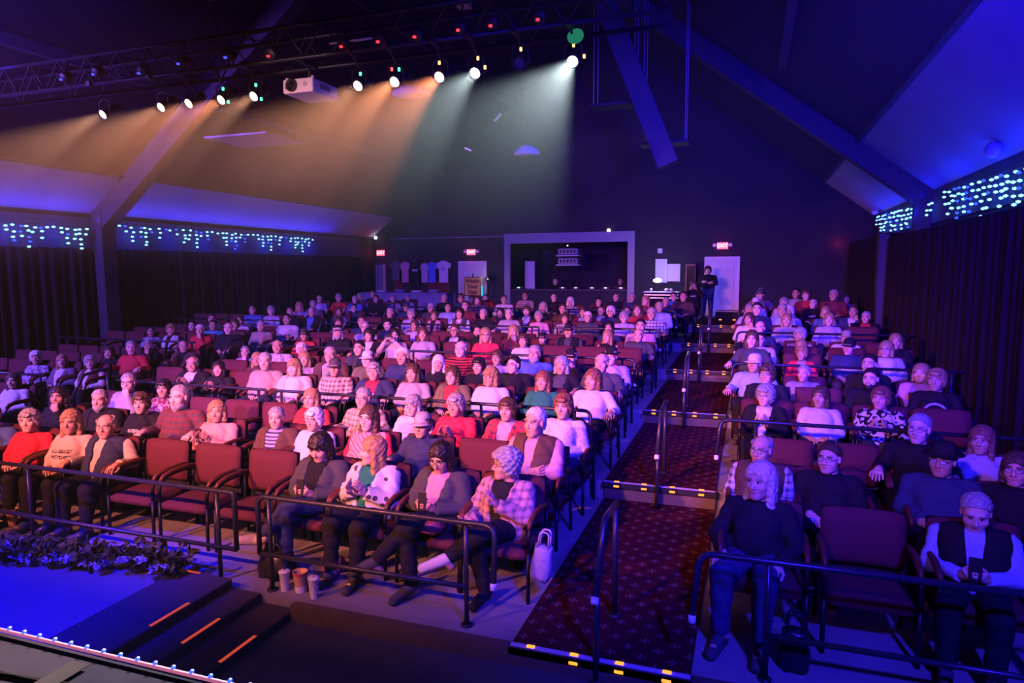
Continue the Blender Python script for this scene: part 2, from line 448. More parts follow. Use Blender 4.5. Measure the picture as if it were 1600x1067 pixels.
guard(-8.85, -3.91, 0, 'dark tube rail before the front row, stopping at the stair top', None, 'loop', (-8.6, -7.4, -6.3, -4.10))
guard(-3.68, -1.64, 0, 'short front rail before the phone users, bent white-capped end', 'loop', 'bent', (-3.58, -1.87))
guard(-.25, 2.72, 0, 'front rail of the side block by the near wall, white-capped end', 'bent', None, (.16, 1.75, 2.6))
guard(-8.8, -6.12, 1, 'rail on the first raised tier, ending beside the two clappers', None, 'loop', (-8.6, -7.4, -6.25))
guard(-5.98, -1.66, 1, 'long rail on the first raised tier reaching the carpeted aisle', 'loop', 'bent', (-5.88, -4.4, -3.0, -1.85))
guard(-.25, 2.72, 1, 'first raised rail of the side block by the near wall', 'bent', None, (.1, 1.75, 2.6))
guard(-8.8, -6.55, 2, 'short rail on the second raised tier, toward the far aisle', None, 'loop', (-8.6, -6.7))
guard(-5.6, -1.66, 2, 'long rail on the second raised tier by the carpeted aisle', 'loop', 'bent', (-5.5, -4.4, -3.0, -1.85))
guard(-.2, 2.72, 2, 'second raised rail of the block by the near wall', 'bent', None, (.1, 1.75, 2.6))
guard(-8.8, -4.15, 3, 'rail on the third raised tier toward the far aisle', None, 'loop', (-8.6, -6.5, -4.3))
guard(-3.85, -1.66, 3, 'short rail on the third raised tier by the carpeted aisle', 'loop', 'bent', (-3.75, -1.85))
guard(-.2, 2.72, 3, 'third raised rail of the block by the near wall', 'bent', None, (.1, 1.75, 2.6))
guard(-8.8, -1.66, 4, 'rearmost rail across the centre block', None, 'bent', (-8.6, -6.5, -4.3, -1.85))
guard(-14.0, -10.3, 1, 'first raised rail of the block under the far wall', None, None, (-13.8, -12.0, -10.4))
guard(-14.0, -10.3, 2, 'second raised rail of the block under the far wall', None, None, (-13.8, -12.0, -10.4))
guard(-14.0, -10.3, 3, 'third raised rail of the block under the far wall', None, None, (-13.8, -12.0, -10.4))
def aisle_rail(x, i, label):
    y = tierY(i); zl_ = DZ*(i-1) if i else -.125
    dz = DZ if i else .125
    t = thing('aisle_handrail', label, 'handrail', (x, y, zl_), group='handrails in the aisles')
    part('hand_tube', MB().tube(arc_path([(0, -.22, .60), (0, .06, 1.02), (0, .5, dz+.86)], .06), .024, 8), RAIL_METAL, t, True)
    part('post', MB().tube([(0, -.17, 0), (0, -.17, .66)], .022, 8).lathe([(.05, 0), (.05, .012)], 10, 0, Matrix.Translation((0, -.17, 0))), RAIL_METAL, t, True)
    part('post', MB().tube([(0, .46, dz+.012), (0, .46, dz+.87)], .022, 8).lathe([(.05, dz+.012), (.05, dz+.024)], 10, 0, Matrix.Translation((0, .46, 0))), RAIL_METAL, t, True)
    q = part('end_cap', MB().tube([(0, -.22, .60), (0, -.245, .565)], .028, 8), CAPW, t, True); q['label'] = 'white end cap'
for i in range(5):
    aisle_rail(-.88, i, 'handrail in the middle of the carpeted aisle at its %s step' % ORD[i])
    if i: aisle_rail(-9.5, i, 'handrail in the far side aisle at its %s step' % ORD[i])

# ================================================================== chairs
UPH = mat('maroon upholstery', (.076, .013, .024), .85, 0, .25, 120, .1)
ARMW = mat('dark red-brown armrest', (.10, .028, .022), .4)
ROFF = (.91, 1.93, 2.89)
def row_y(r): return tierY(r//3) + ROFF[r % 3]
def row_z(r): return DZ*(r//3)
def cushion(w, d, h, crown, nx=8, ny=8, r=.03):
    """upholstered pad: rounded plan, domed top; centred, z from 0 to h"""
    V = []; F = []
    def ring(x, y, z): V.append((x, y, z))
    for top in (0, 1):
        for j in range(ny+1):
            for i in range(nx+1):
                u = -1+2*i/nx; v = -1+2*j/ny
                ex = max(0, abs(u)-.82)/.18; ey = max(0, abs(v)-.82)/.18
                q = min(1, math.hypot(ex, ey))
                dz = (crown*(1-u*u)*(1-v*v)) - r*(1-math.sqrt(max(0, 1-q*q)))
                sx = u*w/2; sy = v*d/2
                if ex > 0 and ey > 0:
                    k = .012; sx -= math.copysign(k*min(ex, ey), u); sy -= math.copysign(k*min(ex, ey), v)
                V.append((sx, sy, h+dz if top else -dz*.3))
    n = (nx+1)*(ny+1)
    for j in range(ny):
        for i in range(nx):
            a = j*(nx+1)+i; q = (a, a+1, a+nx+2, a+nx+1)
            F.append(tuple(n+t for t in q)); F.append(q[::-1])
    edge = [i for i in range(nx+1)] + [j*(nx+1)+nx for j in range(1, ny+1)] + [ny*(nx+1)+i for i in range(nx-1, -1, -1)] + [j*(nx+1) for j in range(ny-1, 0, -1)]
    for a, b in zip(edge, edge[1:]+edge[:1]): F.append((a, b, n+b, n+a))
    return MB().add(V, F)
SEAT_ME = cushion(.53, .47, .085, .018).mesh('seat', [UPH], True)
bk = cushion(.55, .40, .06, .015)
bk.v = [(x, -z - .02*(1-(x/.275)**2)*0 + (y)*.13 + .05 - .03*(x/.275)**2, y+.655) for x, y, z in bk.v]
BACK_ME = bk.mesh('backrest', [UPH], True)
shell = MB(); n = 10
V = []; F = []
for j, (z, yy) in enumerate(((.40, .02), (.47, .03), (.84, .078), (.848, .07))):
    for i in range(n+1):
        x = -.27+.54*i/n; V.append((x, yy + .004 - .03*(x/.275)**2, z))
        V.append((x, yy + .022 - .03*(x/.275)**2, z))
for j in range(3):
    for i in range(n):
        a = j*2*(n+1)+2*i; b = a+2*(n+1)
        F.append((a, a+2, b+2, b)); F.append((a+1, b+1, b+3, a+3))
shell.add(V, F)
SHELL_ME = shell.mesh('back_shell', [BLACK_PLASTIC], True)
def arm_mesh(s):
    x = .282*s
    p = arc_path([(x, .05, .60), (x, -.10, .635), (x, -.36, .625), (x, -.45, .56), (x, -.46, .40)], .07, 4)
    return MB().tube(p, [.017]*len(p), 6).mesh('armrest', [BLACK_METAL], True)
def pad_mesh(s):
    x = .282*s
    p = [(x, .0, .640), (x, -.12, .658), (x, -.30, .655), (x, -.40, .632), (x, -.45, .59)]
    return MB().tube(p, [.014, .023, .024, .022, .014], 8).mesh('arm_pad', [ARMW], True)
ARM_ME = {s: arm_mesh(s) for s in (-1, 1)}
PAD_ME = {s: pad_mesh(s) for s in (-1, 1)}
def leg_mesh(s, front):
    x = .282*s
    if front: p = [(x, -.46, .40), (x, -.47, .0)]
    else: p = [(x, .05, .62), (x, .04, .36), (x, .07, .0)]
    return MB().tube(p, .0165, 6).mesh('leg', [BLACK_METAL], True)
LEG_ME = {(s, f): leg_mesh(s, f) for s in (-1, 1) for f in (True, False)}
FRAME_ME = MB().tube([(-.28, -.44, .345), (.28, -.44, .345)], .013, 6).tube([(-.28, -.02, .345), (.28, -.02, .345)], .013, 6).tube([(-.28, -.44, .345), (-.28, .04, .345)], .013, 6).tube([(.28, -.44, .345), (.28, .04, .345)], .013, 6).mesh('seat_frame', [BLACK_METAL], True)
_l = MB()
for _s in (-1, 1): _l.tube([(.27*_s, -.44, .36), (.28*_s, -.46, 0)], .016, 5).tube([(.27*_s, .0, .40), (.28*_s, .05, 0)], .016, 5)
LEGF_ME = _l.mesh('leg_frame', [BLACK_METAL], True)
CHAIRS = """
0:-7.97 -7.38 -6.75 -6.25 -5.59e -4.94e -4.28e -3.62 -3.08 -2.41 -1.83 0.14 0.81e 1.48
1:-8.29 -7.58 -6.90 -6.29 -5.76 -4.93 -4.43 -3.74 -3.11 -2.50e -1.89 0.16 0.70 1.52 2.02
2:-11.12e -10.53 -8.79e -8.20 -7.57 -6.97e -6.37e -5.76e -5.16 -4.40 -3.73 -3.17 -2.53 -1.87 0.37e 0.96e 1.55 2.05
3:-12.71e -12.12e -11.53 -10.92 -10.28 -8.71e -8.12 -7.62 -7.17e -6.73 -6.23 -5.53 -4.90 -4.29 -3.70 -3.15 -2.44 -1.79 0.22 0.80 1.40 1.99e
4:-13.43e -12.84e -12.25e -11.66e -11.07 -10.51 -8.34e -7.75 -7.27e -6.80 -6.30 -5.62 -4.99 -4.39 -3.74 -3.19 -2.47 -1.89 0.26 0.86e 1.45 2.15
5:-13.53e -12.94e -12.35e -11.76e -11.17 -10.29 -8.83 -8.09 -7.57 -6.97e -6.37 -5.73e -5.08e -4.44 -3.81 -3.17 -2.58 -1.95 0.11 0.76 1.57 2.19
6:-13.45e -12.86e -12.27 -11.70 -10.91 -10.16 -8.31 -7.52 -6.83 -6.27 -5.68 -5.06e -4.43 -3.72 -3.13e -2.54e -1.95e 0.07 0.80 1.45 1.95
7:-13.90e -13.31e -12.72e -12.13 -11.52 -10.90 -10.19 -8.72e -8.13e -7.54 -6.86e -6.18e -5.50 -5.00 -4.26 -3.68 -3.16 -2.43 -1.86 0.20 0.85 1.55e 2.25
8:-13.62e -13.03e -12.44 -11.61 -10.92e -10.23 -8.82 -8.21 -7.56 -6.89 -6.28e -5.66e -5.05e -4.43e -3.82e -3.21e -2.59 -1.97 0.21 0.89 1.65 2.24e
9:-13.90e -13.31e -12.72e -12.13 -11.55 -10.97 -10.32 -8.69e -8.10 -7.54 -6.94 -6.28 -5.70 -5.08 -4.38 -3.78 -3.27 -2.49 -1.91 0.01 0.71 1.47 2.06e
10:-11.44 -10.21 -5.66 -4.99 -3.62 -2.97 -2.36 0.17 0.67 2.25
11:-11.69 -10.36 -8.73 -7.99 -7.49 -6.99 -4.87 -4.37 -3.40 -2.76 -2.00 0.02 0.85 1.59 2.14
12:-12.24 -11.56 -11.01 -10.29 -8.10 -7.59 -7.09 -6.31 -4.45 -3.69 -2.48 -1.98 0.15 0.78 1.42
13:-11.46 -10.31 -7.69 -5.19 -2.99 -1.64 0.26 1.34 1.96
14:-11.58 -10.31 -7.64 -6.36 -3.61 -1.99 0.29 1.16 2.37
"""
BLOCK = lambda x: 'far wall' if x < -9.4 else ('centre' if x < -.9 else 'near wall')
SEATNO = {}
def add_chairs():
    for ln in CHAIRS.strip().splitlines():
        r, xs = ln.split(':'); r = int(r); xs = xs.split()
        cnt = {}
        vals = [(float(x.rstrip('e')), x.endswith('e')) for x in xs]
        for x, e in sorted(vals, key=lambda t: -t[0]):
            if BLOCK(x) == 'near wall': continue
            cnt[BLOCK(x)] = cnt.get(BLOCK(x), 0)+1; SEATNO[(r, round(x, 2))] = cnt[BLOCK(x)]
        k = 0
        for x, e in sorted(vals):
            if BLOCK(x) == 'near wall': k += 1; SEATNO[(r, round(x, 2))] = k
        for x, e in vals:
            s = SEATNO[(r, round(x, 2))]; b = BLOCK(x)
            lab = '%s maroon armchair, %s row of %s block, %s seat from the %s' % (
                'empty' if e else 'occupied', ORD[r], b, ORD[min(s-1, 15)], 'far aisle' if b == 'far wall' else 'carpeted aisle')
            t = thing('auditorium_chair', lab.replace('far aisle', 'aisle'), 'chair', (x, row_y(r), row_z(r)), group='maroon auditorium chairs')
            link('seat', SEAT_ME, t, (0, -.245, .335)); link('backrest', BACK_ME, t)
            link('back_shell', SHELL_ME, t)
            if r < 9:
                for s_ in (-1, 1):
                    a = link('armrest', ARM_ME[s_], t); link('arm_pad', PAD_ME[s_], a)
                link('seat_frame', FRAME_ME, t)
                for key in LEG_ME: link('leg', LEG_ME[key], t)
            else: link('leg_frame', LEGF_ME, t)
add_chairs()

# ================================================================== people
# signed-distance sculpting: tapered capsules and ellipsoids blended smoothly, then polygonised (surface nets)
class Field:
    def __init__(s, lo, hi, res):
        s.lo = np.array(lo, np.float32); s.res = res
        s.n = np.ceil((np.array(hi)-np.array(lo))/res).astype(int)+1
        s.D = np.full(s.n, .2, np.float32)
        s.ax = [s.lo[i]+np.arange(s.n[i], dtype=np.float32)*res for i in range(3)]
    def sub(s, lo, hi, pad):
        i0 = np.maximum(0, np.floor((np.array(lo)-pad-s.lo)/s.res).astype(int))
        i1 = np.minimum(s.n, np.ceil((np.array(hi)+pad-s.lo)/s.res).astype(int)+1)
        if np.any(i1 <= i0): return None
        sl = tuple(slice(a, b) for a, b in zip(i0, i1))
        return sl, s.ax[0][sl[0]][:, None, None], s.ax[1][sl[1]][None, :, None], s.ax[2][sl[2]][None, None, :]
    def put(s, prim, k=.03, op='u', inflate=0.0, cut=None, noise=None):
        lo, hi = bounds(prim)
        pad = abs(inflate)+k+3*s.res
        q = s.sub(lo, hi, pad)
        if q is None: return
        sl, X, Y, Z = q
        d = sdf(prim, X, Y, Z) - inflate
        if noise is not None: d = d + noise(X, Y, Z)
        if cut is not None:
            for (p, nrm) in cut:
                d = np.maximum(d, (X-p[0])*nrm[0]+(Y-p[1])*nrm[1]+(Z-p[2])*nrm[2])
        E = s.D[sl]
        if op == 'u':
            h = np.clip(.5+.5*(E-d)/k, 0, 1); s.D[sl] = E*(1-h)+d*h - k*h*(1-h)
        else:
            h = np.clip(.5-.5*(E+d)/k, 0, 1); s.D[sl] = E*(1-h)-d*h + k*h*(1-h)
    def func(s, f, op='max'):
        v = f(s.ax[0][:, None, None], s.ax[1][None, :, None], s.ax[2][None, None, :])
        s.D = np.maximum(s.D, v) if op == 'max' else np.minimum(s.D, v)
    def net(s):
        return surface_net(s.D, s.lo, s.res)
def bounds(p):
    if p[0] == 'c':
        a, b = np.array(p[1]), np.array(p[2]); r = max(p[3], p[4])
        return np.minimum(a, b)-r, np.maximum(a, b)+r
    c = np.array(p[1]); r = max(p[2]) if len(p) > 3 and p[3] else np.array(p[2])
    return c-r, c+r
def sdf(p, X, Y, Z):
    if p[0] == 'c':
        a, b, r0, r1 = p[1:5]
        ba = [b[i]-a[i] for i in range(3)]; L2 = sum(t*t for t in ba)+1e-9
        x, y, z = X-a[0], Y-a[1], Z-a[2]
        h = np.clip((x*ba[0]+y*ba[1]+z*ba[2])/L2, 0, 1)
        return np.sqrt((x-h*ba[0])**2+(y-h*ba[1])**2+(z-h*ba[2])**2) - (r0+(r1-r0)*h)
    c, r = p[1], p[2]
    x, y, z = X-c[0], Y-c[1], Z-c[2]
    if len(p) > 3 and p[3]:
        ca, sa = math.cos(p[3]), math.sin(p[3]); y, z = y*ca+z*sa, -y*sa+z*ca
    k0 = np.sqrt((x/r[0])**2+(y/r[1])**2+(z/r[2])**2)
    k1 = np.sqrt((x/r[0]**2)**2+(y/r[1]**2)**2+(z/r[2]**2)**2)+1e-9
    return k0*(k0-1)/k1
def surface_net(D, lo, res):
    s = D < 0
    c = np.zeros(np.array(D.shape)-1, np.int8)
    for dx in (0, 1):
        for dy in (0, 1):
            for dz in (0, 1):
                c += s[dx:D.shape[0]-1+dx, dy:D.shape[1]-1+dy, dz:D.shape[2]-1+dz]
    act = (c > 0) & (c < 8)
    idx = np.argwhere(act)
    ids = np.full(act.shape, -1, np.int32); ids[act] = np.arange(len(idx))
    acc = np.zeros((len(idx), 3)); cnt = np.zeros(len(idx))
    cor = np.array([(i, j, k) for i in (0, 1) for j in (0, 1) for k in (0, 1)])
    vals = np.stack([D[tuple((idx+o).T)] for o in cor], 1)
    for a in range(8):
        for b in range(a+1, 8):
            if np.abs(cor[a]-cor[b]).sum() != 1: continue
            va, vb = vals[:, a], vals[:, b]; m = (va < 0) != (vb < 0)
            t = np.where(m, va/(va-vb+1e-12), 0)
            p = cor[a]+(cor[b]-cor[a])*t[:, None]
            acc[m] += p[m]; cnt[m] += 1
    V = lo+(idx+acc/np.maximum(cnt, 1)[:, None])*res
    F = []
    for ax in range(3):
        o1, o2 = [(1, 2), (2, 0), (0, 1)][ax]
        sl0 = [slice(None)]*3; sl1 = [slice(None)]*3
        sl0[ax] = slice(0, -1); sl1[ax] = slice(1, None)
        d = s[tuple(sl0)].astype(np.int8)-s[tuple(sl1)].astype(np.int8)
        e = np.argwhere(d != 0)
        e = e[(e[:, o1] > 0) & (e[:, o2] > 0) & (e[:, o1] < D.shape[o1]-1) & (e[:, o2] < D.shape[o2]-1)]
        sg = d[tuple(e.T)]
        def cid(a, b):
            q = e.copy(); q[:, o1] -= a; q[:, o2] -= b; return ids[tuple(q.T)]
        quad = np.stack([cid(1, 1), cid(0, 1), cid(0, 0), cid(1, 0)], 1)
        quad[sg < 0] = quad[sg < 0][:, ::-1]
        F.append(quad)
    return V, np.concatenate(F)
def join(parts):
    Vs, Fs, Ms = [], [], []; o = 0
    for V, F, M in parts:
        Vs.append(V); Fs.append(F+o); o += len(V)
        Ms.append(np.full(len(F), M) if np.isscalar(M) else M)
    return np.concatenate(Vs), np.concatenate(Fs), np.concatenate(Ms)
def to_mesh(name, V, F, M=None, nm=1):
    me = bpy.data.meshes.new(name)
    me.vertices.add(len(V)); me.vertices.foreach_set('co', np.asarray(V, np.float32).ravel())
    me.loops.add(len(F)*4); me.loops.foreach_set('vertex_index', np.asarray(F, np.int32).ravel())
    me.polygons.add(len(F)); me.polygons.foreach_set('loop_start', np.arange(0, len(F)*4, 4, dtype=np.int32))
    for i in range(nm): me.materials.append(None)
    if M is not None: me.polygons.foreach_set('material_index', np.asarray(M, np.int32))
    me.update(calc_edges=True); me.shade_smooth()
    return me
def xf(V, M):
    M = np.array(M); return V@M[:3, :3].T+M[:3, 3]

LOD = {0: (.0125, .0050, .0045), 1: (.0185, .0069, .0062), 2: (.031, .0105, .0088)}
# ---------------- arms and legs by pose (local frame: seat back plane at y=0, faces -y)
def arms_of(pose):
    """{side: (elbow, wrist, hand direction, palm normal, curl)}"""
    A = {}
    def sym(e, wv, d, n, c): 
        for s in (-1, 1): A[s] = ((e[0]*s, e[1], e[2]), (wv[0]*s, wv[1], wv[2]), (d[0]*s, d[1], d[2]), (n[0]*s, n[1], n[2]), c)
    sym((.235, -.19, .60), (.10, -.37, .565), (-.55, -.8, -.15), (0, .1, -1), .45)
    if pose == 'lapk': sym((.255, -.21, .60), (.17, -.42, .545), (-.15, -.9, -.35), (0, .2, -1), .6)
    if pose == 'rest': sym((.27, -.14, .63), (.275, -.37, .665), (0, -1, -.15), (0, 0, -1), .35)
    if pose == 'clap': sym((.225, -.25, .60), (.062, -.40, .705), (-.10, -.55, .8), (-1, -.1, 0), .12)
    if pose == 'open':
        A[1] = ((.225, -.25, .61), (.03, -.40, .74), (-.25, -.3, .9), (-.9, -.3, -.1), .15)
        A[-1] = ((-.25, -.24, .58), (-.16, -.46, .60), (-.2, -.85, .25), (.3, .1, 1), .2)
    if pose == 'cross':
        A[1] = ((.235, -.24, .61), (-.03, -.345, .655), (-1, .05, .1), (0, .9, -.1), .4)
        A[-1] = ((-.235, -.24, .60), (.04, -.365, .63), (1, .15, .1), (0, .9, .1), .4)
    if pose == 'chin':
        A[1] = ((.18, -.36, .63), (.075, -.30, .845), (-.35, .25, .9), (-.3, .9, .2), .55)
    if pose == 'phone': sym((.235, -.21, .60), (.062, -.40, .635), (-.25, -.75, .45), (-.7, .55, .4), .75)
    if pose == 'photo': sym((.25, -.30, .70), (.085, -.40, .905), (-.3, -.3, .8), (-.9, .2, -.2), .7)
    if pose == 'side': sym((.215, -.13, .56), (.20, -.22, .33), (0, -.2, -1), (-1, 0, 0), .3)
    return A
def legs_of(pose):
    """{side: (hip, knee, ankle, toe)}"""
    L = {s: ((.088*s, -.2, .465), (.13*s, -.60, .475), (.12*s, -.64, .085), (.135*s, -.80, .04)) for s in (-1, 1)}
    if pose == 'crossleg':    # ankle swung far out to one side, white trainer
        L[1] = ((.085, -.2, .475), (-.02, -.57, .575), (-.20, -.78, .345), (-.35, -.83, .33))
        L[-1] = ((-.085, -.2, .465), (-.08, -.61, .48), (-.05, -.62, .085), (-.06, -.78, .04))
    if pose == 'crossleg2':
        L[1] = ((.085, -.2, .475), (-.02, -.58, .585), (-.25, -.80, .30), (-.38, -.88, .235))
        L[-1] = ((-.085, -.2, .465), (-.07, -.62, .48), (.0, -.66, .085), (-.06, -.82, .04))
    if pose == 'crossleg3':
        L[1] = ((.085, -.2, .475), (.02, -.60, .58), (-.19, -.82, .42), (-.33, -.90, .36))
        L[-1] = ((-.085, -.2, .465), (-.06, -.60, .48), (.02, -.56, .085), (.0, -.72, .04))
    if pose == 'stand':
        L = {s: ((.085*s, -.19, .45), (.095*s, -.19, .03), (.10*s, -.16, -.38), (.12*s, -.31, -.425)) for s in (-1, 1)}
    return L
def torso(build):
    if build == 'm':
        return [('c', (-.075, -.2, .485), (.075, -.2, .485), .112, .112), ('e', (0, -.225, .585), (.168, .14, .13)),
                ('e', (0, -.165, .715), (.178, .12, .15)), ('c', (-.135, -.115, .795), (.135, -.115, .795), .056, .056)]
    return [('c', (-.085, -.2, .485), (.085, -.2, .485), .115, .115), ('e', (0, -.215, .585), (.158, .13, .13)),
            ('e', (0, -.16, .715), (.158, .108, .145)), ('c', (-.118, -.115, .79), (.118, -.115, .79), .05, .05),
            ('e', (-.068, -.245, .695), (.064, .055, .06)), ('e', (.068, -.245, .695), (.064, .055, .06))]
def arm_caps(build, pose, a=1.0):
    out = []; sx = .185 if build == 'm' else .165
    k = 1.0 if build == 'm' else .92
    for s, (e, wv, d, n, c) in arms_of(pose).items():
        out.append((s, ('c', (sx*s, -.115, .79), e, .055*k, .045*k), ('c', e, wv, .044*k, .03*k)))
    return out
def leg_caps(lp):
    out = []
    for s, (h, k, a, t) in legs_of(lp).items():
        m = tuple(k[i]*.7+a[i]*.3 for i in range(3)); back = (m[0], m[1]+.018, m[2])
        out.append((s, ('c', h, k, .092, .062), ('c', k, a, .057, .036), ('e', back, (.052, .055, .10)), ('c', a, t, .036, .03), ('c', a, (a[0]-(t[0]-a[0])*.25, a[1]-(t[1]-a[1])*.3, t[2]+(a[2]-t[2])*.1), .034, .034)))
    return out
_cache = {}
def cached(f):
    def g(*a):
        k = (f.__name__,)+a
        if k not in _cache: _cache[k] = f(*a)
        return _cache[k]
    return g
LO, HI = (-.56, -1.02, -.02), (.42, .12, .98)
@cached
def limbs(build, pose, lp, lod):
    lo, hi = (LO, HI) if lp != 'stand' else ((-.42, -.6, -.5), (.42, .12, .98))
    f = Field(lo, hi, LOD[lod][0])
    for p in torso(build): f.put(p, .05)
    f.put(('c', (0, -.105, .80), (0, -.135, .93), .058, .05), .03)
    for s, u, l in arm_caps(build, pose): f.put(u, .035); f.put(l, .02)
    for s, *ps in leg_caps(lp):
        f.put(ps[0], .03)
        for p in ps[1:]: f.put(p, .025)
    V, F = f.net()
    return V, F, 0
@cached
def head(build, lod):
    f = Field((-.11, -.14, -.20), (.11, .13, .15), LOD[lod][1])
    g = 1.0 if build == 'm' else .94
    f.put(('e', (0, .018, .035), (.076, .094, .082)), .02)
    f.put(('e', (0, -.022, -.03), (.063*g, .066, .085)), .03)
    f.put(('e', (0, -.018, -.072), (.056*g, .06, .045)), .03)
    f.put(('c', (-.012*g, -.062, -.098), (.012*g, -.062, -.098), .022, .022), .025)
    f.put(('c', (0, .03, -.05), (0, .045, -.19), .052*g, .054), .03)
    f.put(('c', (-.044, -.074, .032), (.044, -.074, .032), .011*g, .011), .02)
    for s in (-1, 1):
        f.put(('e', (.031*s, -.092, .011), (.019, .016, .013)), .012, 's')
        f.put(('e', (.042*s, -.056, -.026), (.023, .022, .022)), .03)
        f.put(('e', (.077*s, .012, -.005), (.011, .021, .033)), .008)
    f.put(('c', (0, -.080, .014), (0, -.104, -.026), .0085, .0125), .014)
    for s in (-1, 1): f.put(('e', (.0125*s, -.091, -.031), (.009, .010, .008)), .008)
    f.put(('c', (-.019, -.080, -.0575), (.019, -.080, -.0575), .0065, .0065), .01)
    f.put(('c', (-.016, -.079, -.069), (.016, -.079, -.069), .0075, .0075), .01)
    for s in (-1, 1): f.put(('e', (.031*s, -.0735, .010), (.0145, .0125, .0115)), .003)
    V, F = f.net()
    C = V[F].mean(1)
    M = np.zeros(len(F), int)
    lips = (np.abs(C[:, 0]) < .0215) & (np.abs(C[:, 2]+.0635) < .0078-.004*(np.abs(C[:, 0])/.0215)) & (C[:, 1] < -.079)
    M[lips] = 1
    for s in (-1, 1):
        d = np.sqrt(((C[:, 0]-.031*s)/.0135)**2+((C[:, 2]-.010)/.0085)**2)
        M[(d < 1) & (C[:, 1] < -.06)] = 2
        M[(d < .60) & (C[:, 1] < -.06)] = 3
        M[(d < 1.25) & (C[:, 2] > .0145) & (C[:, 1] < -.06)] = 3
        br = (np.abs(C[:, 2]-.034-.1*(.03-np.abs(C[:, 0]-.0*s))*0) < .0055) & (C[:, 0]*s > .012) & (C[:, 0]*s < .05) & (C[:, 1] < -.06)
        M[br] = 4
    return V, F, M
@cached
def hand(curl, lod):
    """right-hand frame: fingers along +x, thumb toward +y, palm faces -z, wrist at 0"""
    f = Field((-.045, -.06, -.10), (.20, .095, .04), LOD[lod][2])
    f.put(('c', (-.02, 0, 0), (.02, 0, 0), .027, .028), .02)
    for y in (-.024, 0, .024): f.put(('c', (.01, y*.7, 0), (.078, y, .002), .017, .0145), .014)
    for i, (y, L) in enumerate(((-.033, .058), (-.011, .076), (.011, .082), (.033, .073))):
        p = np.array((.080, y, .002)); an = -.15
        segs = (L*.46, L*.31, L*.23); r = .0094-.0006*(i == 0)
        for k, l in enumerate(segs):
            an -= curl*(.85, 1.1, .7)[k]
            q = p+np.array((math.cos(an)*l, (y*.06), math.sin(an)*l))
            f.put(('c', tuple(p), tuple(q), r-.0008*k, r-.0008*(k+1)), .004); p = q
    t0 = np.array((.018, .024, -.006)); t1 = t0+np.array((.032, .030, -.012)); t2 = t1+np.array((.030, .012-.02*curl, -.012*curl-.004)); t3 = t2+np.array((.022, .002-.018*curl, -.014*curl))
    f.put(('c', tuple(t0), tuple(t1), .015, .0115), .012); f.put(('c', tuple(t1), tuple(t2), .011, .0098), .004); f.put(('c', tuple(t2), tuple(t3), .0096, .0082), .004)
    V, F = f.net()
    return V, F, 0
def hand_matrix(s, wv, d, n):
    d = Vector(d).normalized(); n = Vector(n); z = -(n - d*n.dot(d)).normalized()
    y = z.cross(d)
    # thumb side: towards the body's middle / up
    M = Matrix.Identity(4)
    flip = s
    for i in range(3):
        M[i][0] = d[i]; M[i][1] = y[i]*flip; M[i][2] = z[i]; M[i][3] = wv[i]
    return M
def head_matrix(yaw, pitch):
    return Matrix.Translation((0, -.155-.03*max(0, pitch), 1.0-.03*max(0, pitch))) @ Matrix.Rotation(yaw, 4, 'Z') @ Matrix.Rotation(pitch, 4, 'X')
@cached
def body_mesh(build, pose, lp, yq, down, lod):
    parts = [limbs(build, pose, lp, lod)]
    hm = head_matrix(math.radians(yq), .36 if down else 0.0)
    V, F, M = head(build, lod); parts.append((xf(V, hm), F, M))
    for s, (e, wv, d, n, c) in arms_of(pose).items():
        V, F, M = hand(c, lod)
        Mx = hand_matrix(s, wv, d, n)
        if Mx.determinant() < 0: F = F[:, ::-1]
        parts.append((xf(V, Mx), F, M))
    V, F, M = join(parts)
    return to_mesh('body', V, F, M, 5)
def wrinkle(X, Y, Z): return .0035*np.sin(X*41+Z*33+2*np.sin(Y*29))+.0025*np.sin(Z*71-X*37+Y*53)
@cached
def top_mesh(kind, build, pose, lod):
    """pullover | jacket (open front) | vest (open, no sleeves) | sleeveless"""
    f = Field((-.40, -.56, .36), (.40, .12, .90), LOD[lod][0]*.95)
    inf = {'pullover': .012, 'jacket': .026, 'vest': .033, 'sleeveless': .012}[kind]
    nz = wrinkle if lod < 2 else None
    for p in torso(build): f.put(p, .05, 'u', inf, None, nz)
    f.put(('c', (0, -.115, .81), (0, -.125, .845), .07, .062), .03, 'u', inf*.6, [((0, -.12, .858), (0, -.2, .98))])
    if kind in ('jacket', 'vest'):
        def wedge(X, Y, Z):
            wd = (.035+.10*np.clip((Z-.55)/.3, 0, 1)*.55)*(1 if kind == 'jacket' else .62)
            yc = -.20+.09*(Z-.5)/.34
            inside = np.maximum(np.abs(X)-wd, Y-yc)
            return -inside
        f.func(wedge)
    if kind in ('pullover', 'jacket'):
        for s, u, l in arm_caps(build, pose):
            e, wv = l[1], l[2]; d = np.array(wv)-np.array(e); d = d/np.linalg.norm(d)
            c = tuple(np.array(wv)-d*.012)
            f.put(u, .035, 'u', inf+.003, None, nz); f.put(l, .025, 'u', inf+.003, [(c, tuple(d))], nz)
    elif kind == 'vest':
        pass
    V, F = f.net()
    return to_mesh(kind, V, F)
